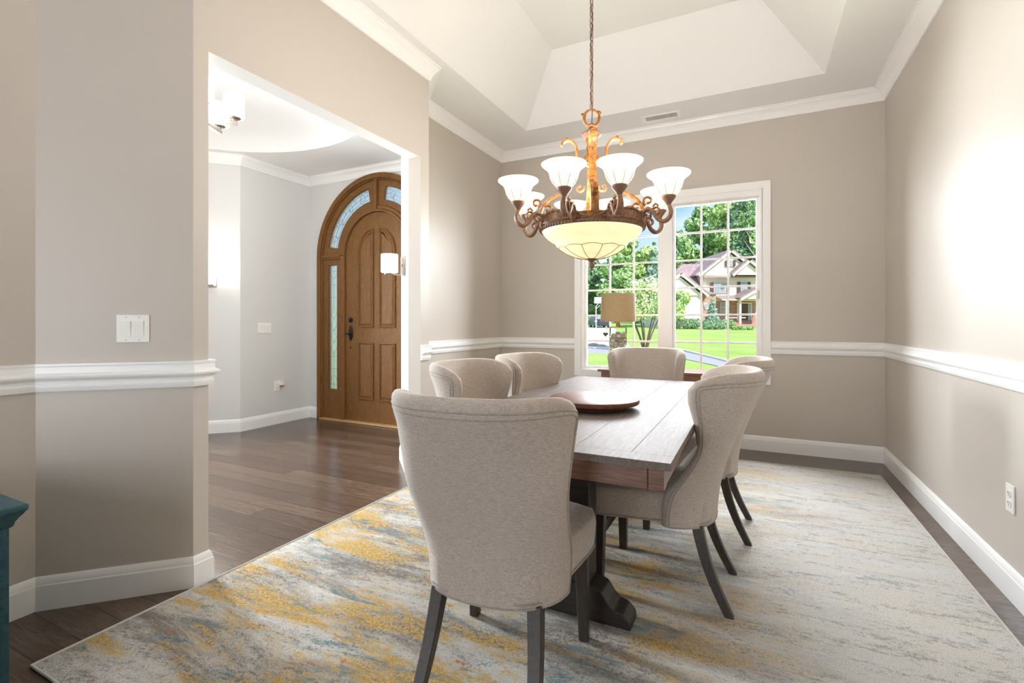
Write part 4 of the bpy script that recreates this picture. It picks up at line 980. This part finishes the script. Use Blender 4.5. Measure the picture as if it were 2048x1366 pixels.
HO = 62.0; K = HO/978.07           # metres per picture pixel at the house
hs = thing('house', 'two-storey cream house with mauve shingled gables across the street', 'house', at(1340, HO, gz(HO)))
hs.rotation_euler = (0, 0, math.radians(26.288))
def hx_(x): return (x/4.27)*K
def hz_(y): return (1180-y)/4.27*K
def hb(name, x0, x1, y0, y1, d0, d1, m, parent=hs): return MB().box((hx_(x0), d0, hz_(y1)), (hx_(x1), d1, hz_(y0))).make(name, m, parent)
hb('wall', 280, 760, 730, 1190, .0, 9., M['siding'])
hb('brick_wing', 170, 330, 905, 1200, -2.2, 6, M['brick'])
hb('wall', -140, 192, 900, 1200, -2.6, 6, M['siding'])
def gable(x0, x1, zb, xa, za, d0, d1, m, name, ov=1.0, par=hs):
    w_ = MB().prism([(hx_(x0), hz_(zb)), (hx_(x1), hz_(zb)), (hx_(xa), hz_(za))], d1-d0, Matrix.Translation((0, d0, 0))).make(name, m, par)
    # rake boards and roof sheets
    t = .28
    for xe, sg in ((x0, -1), (x1, 1)):
        A = Vector((hx_(xe)+sg*ov*.5, 0, hz_(zb)-.25)); Bp = Vector((hx_(xa), 0, hz_(za)+.12)); dn = (A-Bp).normalized(); nn = Vector((-dn.z, 0, dn.x));  nn = nn if nn.z > 0 else -nn
        def sheet(y0, y1, th, off):
            return [Vector((p.x, y, p.z)) for y in (y0, y1) for p in (A+nn*off, Bp+nn*off, Bp+nn*(off+th), A+nn*(off+th))]
        v = sheet(d0-.45, d0-.25, t, .02); F6 = [(0, 1, 2, 3), (7, 6, 5, 4), (0, 4, 5, 1), (1, 5, 6, 2), (2, 6, 7, 3), (3, 7, 4, 0)]
        MB().add(v, F6).make('rake_board', M['ext_trim'], par)
        v = sheet(d0-.5, d1, .14, .30); MB().add(v, F6).make('roof', M['shingle'], par)
gable(275, 735, 735, 505, 552, -.3, 9., M['siding'], 'gable')
gable(528, 742, 738, 628, 645, -1.3, 5., M['siding'], 'gable')
gable(-170, 205, 915, 20, 765, -2.8, 5., M['siding'], 'gable')
gable(530, 748, 945, 640, 893, -2.8, 0, M['siding'], 'porch_gable', .6)
# main hipped roofs behind the gables
def hip(x0, x1, zb, r0, r1, zr, d0, d1, name='roof'):
    a = [(hx_(x0), d0, hz_(zb)), (hx_(x1), d0, hz_(zb)), (hx_(x1), d1, hz_(zb)), (hx_(x0), d1, hz_(zb)), (hx_(r0), (d0+d1)/2, hz_(zr)), (hx_(r1), (d0+d1)/2, hz_(zr))]
    return MB().add(a, [(0, 1, 5, 4), (1, 2, 5), (2, 3, 4, 5), (3, 0, 4), (0, 3, 2, 1)]).make(name, M['shingle'], hs)
hip(-60, 480, 830, 215, 420, 600, .3, 9)
hip(300, 960, 735, 560, 720, 560, .5, 9)
hip(150, 335, 905, 215, 260, 830, -2.4, 4)
MB().add([(hx_(268), -.9, hz_(752)), (hx_(745), -.9, hz_(752)), (hx_(745), .1, hz_(722)), (hx_(268), .1, hz_(722))], [(0, 1, 2, 3)]).add([(hx_(268), -.9, hz_(760)), (hx_(745), -.9, hz_(760)), (hx_(745), -.9, hz_(752)), (hx_(268), -.9, hz_(752))], [(0, 1, 2, 3)]).make('skirt_roof', M['shingle'], hs)
MB().prism([(hx_(370), hz_(955)), (hx_(770), hz_(955)), (hx_(770), hz_(948)), (hx_(370), hz_(948))], .3, Matrix.Translation((0, -2.6, 0))).make('porch_fascia', M['ext_trim'], hs)
MB().add([(hx_(370), -2.6, hz_(948)), (hx_(770), -2.6, hz_(948)), (hx_(770), 0, hz_(905)), (hx_(370), 0, hz_(905))], [(0, 1, 2, 3)]).make('porch_roof', M['shingle'], hs)
hb('porch_wall', 390, 760, 955, 1150, -.05, .0, M['brick'])
hb('porch_floor', 390, 770, 1150, 1190, -2.6, 0, M['brick'])
for x in (405, 515, 760): hb('column', x, x+16, 955, 1150, -2.5, -2.2, M['siding'])
for k, x in enumerate((420, 470, 540, 705)): hb('railing', x-20, x+28, 1095, 1102, -2.45, -2.4, M['ext_trim'])
def hwin(x0, x1, y0, y1, d=-.1, sh=True, cols=2, rows=2):
    fr = hb('window_frame', x0, x1, y0, y1, d-.08, d, M['ext_trim']); n = cols; w_ = (x1-x0)
    for k in range(n):
        for r in range(rows): hb('pane', x0+4+k*(w_-4)/n, x0+k*(w_-4)/n+(w_-4)/n, y0+4+r*(y1-y0-4)/rows, y0+(r+1)*(y1-y0-4)/rows, d-.11, d-.07, M['ext_glass'], fr)
    if sh: hb('shutter', x0-26, x0-4, y0+2, y1, d-.1, d, M['shutter']); hb('shutter', x1+4, x1+26, y0+2, y1, d-.1, d, M['shutter'])
hwin(370, 475, 795, 885); hwin(599, 656, 790, 885, -.1, True, 1, 2); hwin(486, 520, 608, 662, -.4, True, 1, 2); hwin(425, 492, 965, 1052, -.1, False)
dr = hb('front_door', 598, 655, 978, 1118, -.2, -.05, M['shutter']); hb('sidelight', 572, 594, 978, 1118, -.2, -.05, M['ext_glass']); hb('sidelight', 659, 684, 978, 1118, -.2, -.05, M['ext_glass']); hb('transom', 568, 688, 968, 976, -.22, -.05, M['ext_trim'])
hb('door_jamb', 566, 572, 972, 1120, -.25, -.05, M['ext_trim']); hb('door_jamb', 684, 690, 972, 1120, -.25, -.05, M['ext_trim'])
ov = MB().lathe([(.001, 0), (.9, 0), (1.0, .06), (1.0, -.02), (.001, -.02)], seg=24, mtx=Matrix.Translation((hx_(250), -2.25, hz_(1000))) @ Matrix.Rotation(PI/2, 4, 'X') @ Matrix.Diagonal((.30, .45, 1, 1))).make('oval_window', M['ext_trim'], hs)
MB().lathe([(.001, 0), (.72, 0), (.72, .08), (.001, .08)], seg=24, mtx=Matrix.Translation((hx_(250), -2.25, hz_(1000))) @ Matrix.Rotation(PI/2, 4, 'X') @ Matrix.Diagonal((.30, .45, 1, 1))).make('pane', M['ext_glass'], ov)

# foliage
def leaves(blobs, n, size, seed, flat=.0):
    r = np.random.default_rng(seed); vol = np.array([q[3]**2*max(.3, q[4] if len(q) > 4 else 1) for q in blobs]); cnt = (n*vol/vol.sum()).astype(int)+1; P = []; Nn = []
    for q, c in zip(blobs, cnt):
        d = r.normal(size=(c, 3)); d /= np.linalg.norm(d, axis=1)[:, None]; rad = q[3]*(.62+.42*r.random((c, 1))**.7)
        lump = 1+.16*np.sin(d[:, :1]*9+q[0])*np.sin(d[:, 1:2]*8+q[1])*np.sin(d[:, 2:]*9)
        s3 = np.array([1, 1, q[4] if len(q) > 4 else 1]); P.append(np.array(q[:3])+d*rad*lump*s3); Nn.append(d)
    P = np.concatenate(P); Nn = np.concatenate(Nn); m = len(P)
    nrm = Nn+r.normal(size=(m, 3))*.55; nrm /= np.linalg.norm(nrm, axis=1)[:, None]
    t = np.cross(nrm, r.normal(size=(m, 3))); t /= np.linalg.norm(t, axis=1)[:, None]; b_ = np.cross(nrm, t)
    s = size*(.6+.8*r.random((m, 1)))
    V = np.stack([P-t*s, P-b_*s*.6, P+t*s, P+b_*s*.6], 1).reshape(-1, 3)
    return V
def leaf_obj(name, V, m, parent=None):
    n = len(V)//4; me = bpy.data.meshes.new(name); me.vertices.add(len(V)); me.vertices.foreach_set('co', V.astype(np.float32).ravel())
    me.loops.add(n*4); me.loops.foreach_set('vertex_index', np.arange(n*4, dtype=np.int32)); me.polygons.add(n); me.polygons.foreach_set('loop_start', np.arange(0, n*4, 4, dtype=np.int32))
    me.update(calc_edges=True); me.validate(); me.materials.append(m); o = bpy.data.objects.new(name, me); COL.objects.link(o)
    if parent is not None: o.parent = parent
    return o
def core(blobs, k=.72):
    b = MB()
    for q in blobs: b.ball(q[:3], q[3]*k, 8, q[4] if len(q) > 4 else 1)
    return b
def tree(name, label, u, d, top_y, width_px, kind, mkey, n=2600, leaf=.34, base=None, group=None, cat='tree', bark='bark', low=.12):
    p = at(u, d); kpp = d/978.07; H = 1.15+(645.3-top_y)*kpp-p.z; Wd = width_px*kpp; seed = int(u*7+d*13) % 9999; r = random.Random(seed)
    t = thing(name, label, cat, tuple(p), 0, group); bl = []
    if kind == 'round':
        for k in range(11):
            a = r.random()*2*PI; q = r.random(); zz = H*(low+.1+(.80-low)*(k/10.)); env = math.sin(PI*min(1, max(.12, (zz/H-low*.5))))**.55
            rad = Wd*.5*env*.62; bl.append((math.cos(a)*Wd*.5*env*.5, math.sin(a)*Wd*.5*env*.5, min(zz, H-rad*.8), rad*.85, .85))
        bl.append((0, 0, H-Wd*.22, Wd*.2, 1.))
    elif kind == 'cone':
        for k in range(9):
            f_ = k/8.; rr = Wd*.5*(1-f_*.93); bl.append((r.uniform(-.1, .1)*rr, r.uniform(-.1, .1)*rr, H*(.10+.86*f_), rr*.95, .75))
    elif kind == 'ball': bl.append((0, 0, H*.5, Wd*.5, H/Wd))
    tk = MB().tube([(0, 0, -.1), (.05, 0, H*.4), (0, .05, H*.8)], [max(.05, H*.022), H*.016, H*.006], 8)
    if kind == 'round':
        for k in range(5): q = bl[k*2]; tk.tube([(0, 0, H*.25+k*H*.08), ((q[0])*.5, q[1]*.5, (H*.3+q[2])*.5), q[:3]], [H*.010, H*.007, H*.004], 6)
    if kind != 'ball' : tk.make('trunk', M[bark], t, smooth=True)
    leaf_obj('foliage', leaves(bl, n, leaf, seed), M[mkey], t)
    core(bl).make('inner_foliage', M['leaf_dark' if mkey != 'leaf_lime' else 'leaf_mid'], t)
    return t
TG = 'tall trees behind the house'
back = [(1185, 95, 520, 90, 'round', 'leaf_dark', 'dense dark green tree at the left end of the tree line'),
        (1232, 88, 505, 84, 'round', 'leaf_mid', 'mid green rounded tree behind the lampshade'),
        (1262, 110, 470, 70, 'round', 'leaf_lime', 'yellow-green tree seen just under the chandelier bowl'),
        (1308, 84, 481, 72, 'cone', 'leaf_blue', 'pointed blue-green conifer left of the window post'),
        (1335, 100, 500, 60, 'round', 'leaf_dark', 'dark tree behind the window post'),
        (1362, 92, 462, 84, 'round', 'leaf_mid', 'green tree rising behind the left roof of the house'),
        (1405, 100, 408, 92, 'round', 'leaf_mid', 'high green tree against the blue sky behind the house'),
        (1448, 92, 398, 90, 'round', 'leaf_lime', 'sunlit yellow-green tree above the middle of the house'),
        (1492, 88, 386, 86, 'round', 'leaf_dark', 'tallest dark tree above the right part of the house'),
        (1545, 84, 380, 90, 'round', 'leaf_mid', 'tall green tree at the right edge of the window'),
        (1290, 97, 492, 84, 'round', 'leaf_lime', 'pale green rounded tree immediately left of the pointed conifer'),
        (1522, 97, 394, 80, 'round', 'leaf_mid', 'green tree filling the gap beside the tallest dark tree'),
        (1120, 90, 500, 110, 'round', 'leaf_mid', 'green tree at the far left, mostly hidden by the wall')]
for u, d, ty, wp, kd, mk, lb in back: tree('tree', lb, u, d, ty, wp, kd, mk, 5200, .42, group=TG, low=.05)
pt = thing('bare_tree', 'thin pale-trunked tree in front of the tallest tree at the top right', 'tree', tuple(at(1512, 78)), 0)
b = MB(); r = random.Random(5); H = 19.5
b.tube([(0, 0, 0), (.2, 0, H*.5), (-.1, 0, H)], [.26, .18, .04], 8)
for k in range(9): z = H*(.5+.05*k); sg = -1 if k % 2 else 1; b.tube([(0, 0, z), (sg*.8, 0, z+1.2), (sg*1.5-.3, .2, z+3.0)], [.09, .06, .02], 6)
b.make('trunk', M['bark_pale'], pt, smooth=True)
leaf_obj('foliage', leaves([(-.9, 0, 17, 1.8), (1.0, 0, 18.5, 1.6), (0, 0, 20, 1.4)], 420, .22, 4), M['leaf_mid'], pt)
tree('ornamental_tree', 'yellow-green small tree in front of the garage wing', 1360, 55, 580, 48, 'round', 'leaf_lime', 3000, .16, low=.2)
tree('spruce', 'dark cone-shaped evergreen in front of the house wall', 1425, 56, 590, 34, 'cone', 'leaf_blue', 3200, .13)
for u, wd, ty, lb in ((1450, 18, 638, 'tallest clipped round shrub beside the evergreen'), (1448, 16, 648, 'yellow-green clipped shrub in front of the tallest one'), (1470, 15, 651, 'clipped round shrub, leftmost of the row of three'), (1486, 13, 653, 'clipped round shrub, middle of the row of three'), (1500, 14, 652, 'clipped round shrub, rightmost of the row of three'), (1462, 16, 640, 'taller shrub beside the porch')):
    tree('shrub', lb, u, 53 if 'tall' not in lb else 57, ty, wd, 'ball', 'leaf_mid' if 'yellow' not in lb else 'leaf_lime', 700, .09, group='foundation shrubs', cat='shrub')
def hedge(u0, u1, d, ty, mk, lb):
    p = at((u0+u1)/2, d); k = d/978.07; H = 1.15+(645.3-ty)*k-p.z; t = thing('hedge', lb, 'hedge', tuple(p)); t.rotation_euler = (0, 0, math.radians(26.288)); n = 7; w_ = (u1-u0)*k
    bl = [((i/(n-1)-.5)*w_, 0, H*.5, max(H*.5, w_/n*.7), H/(2*max(H*.5, w_/n*.7))) for i in range(n)]
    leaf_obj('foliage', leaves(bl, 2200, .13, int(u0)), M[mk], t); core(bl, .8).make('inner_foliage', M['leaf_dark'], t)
hedge(1346, 1392, 56, 637, 'leaf_dark', 'dark green hedge along the garage wing')
hedge(1412, 1442, 54, 640, 'leaf_dark', 'dense dark planting under the cone evergreen')
hedge(1150, 1212, 68, 632, 'leaf_dark', 'dark hedge behind the driveway at the left')
# crepe myrtle
cp_ = at(1290, dof(703)); ct = thing('crepe_myrtle', 'multi-stemmed small tree with cream blossom on the lawn left of the window post', 'tree', tuple(cp_), 0)
kk = dof(703)/978.07; b = MB(); bl = []; r = random.Random(9)
for k in range(7):
    a = 2*PI*k/7+.3; e = Vector((math.cos(a)*.75, math.sin(a)*.75, 0)); b.tube([(e.x*.08, e.y*.08, 0), (e.x*.35, e.y*.35, .7), (e.x*.8, e.y*.8, 1.5), (e.x*1.1, e.y*1.1, 2.3)], [.045, .035, .028, .015], 7)
    bl.append((e.x*1.15, e.y*1.15, 1.9+.5*r.random(), .52)); bl.append((e.x*.6, e.y*.6, 2.6+.3*r.random(), .5))
b.make('stems', M['bark'], ct, smooth=True)
leaf_obj('foliage', leaves(bl, 4200, .06, 77), M['leaf_lime'], ct)
leaf_obj('blossom', leaves([(q[0], q[1], q[2]+.22, q[3]*.95) for q in bl], 2200, .06, 78), M['blossom'], ct)
# car, hoop, boulders
cr_ = thing('parked_car', 'dark blue estate car parked at the top of the driveway', 'car', tuple(at(1206, 59)), math.radians(26.3))
k = 59/978.07
MB().prism([(-1.0, .35), (1.0, .35), (1.02, .95), (.88, 1.08), (.74, 1.6), (-.74, 1.6), (-.88, 1.08), (-1.02, .95)], 4.6).make('body', M['car_paint'], cr_, bevel=.06)
MB().prism([(-.78, 1.1), (.78, 1.1), (.66, 1.52), (-.66, 1.52)], .03, Matrix.Translation((0, -.03, 0))).make('windscreen', M['ext_glass'], cr_)
for x in (-.85, .85):
    for y in (.8, 3.8): MB().lathe([(.001, -.1), (.33, -.1), (.33, .1), (.001, .1)], seg=20, mtx=Matrix.Translation((x, y, .33)) @ Matrix.Rotation(PI/2, 4, 'Y')).make('wheel', M['tyre'], cr_)
    MB().box((x-.14, -.03, .78), (x+.14, .02, .92)).make('headlamp', M['ext_trim'], cr_)
bh = thing('basketball_hoop', 'white basketball backboard on a pole beside the driveway', 'basketball hoop', tuple(at(1192, 57)), math.radians(26.3))
MB().tube([(0, 0, 0), (0, 0, 2.6), (.25, -.3, 3.0)], .06, 8).tube([(0, 0, 2.3), (.4, -.2, 2.7)], .04, 6).make('pole', M['white_paint'], bh)
MB().box((-.25, -.36, 2.95), (.85, -.32, 3.65)).make('backboard', M['white_paint'], bh)
MB().tube([(.3+.2*math.cos(t), -.58+.2*math.sin(t), 3.05) for t in np.linspace(0, 2*PI, 17)[:-1]], .015, 6, closed=True).make('rim', M['red'], bh)
for u, d, s_, lb in ((1187, 25.6, .24, 'tan boulder at the corner of the driveway, left one'), (1203, 25.2, .2, 'tan boulder at the corner of the driveway, right one')):
    p = at(u, d); o = MB().ball((0, 0, 0), s_, 8, .6)
    o = o.make('boulder', mat('tan_stone', (.45, .36, .26), .9), None, smooth=True); o.location = p+Vector((0, 0, s_*.4)); o.scale = (1.5, 1, 1); tag(o, lb, 'rock', 'driveway boulders')
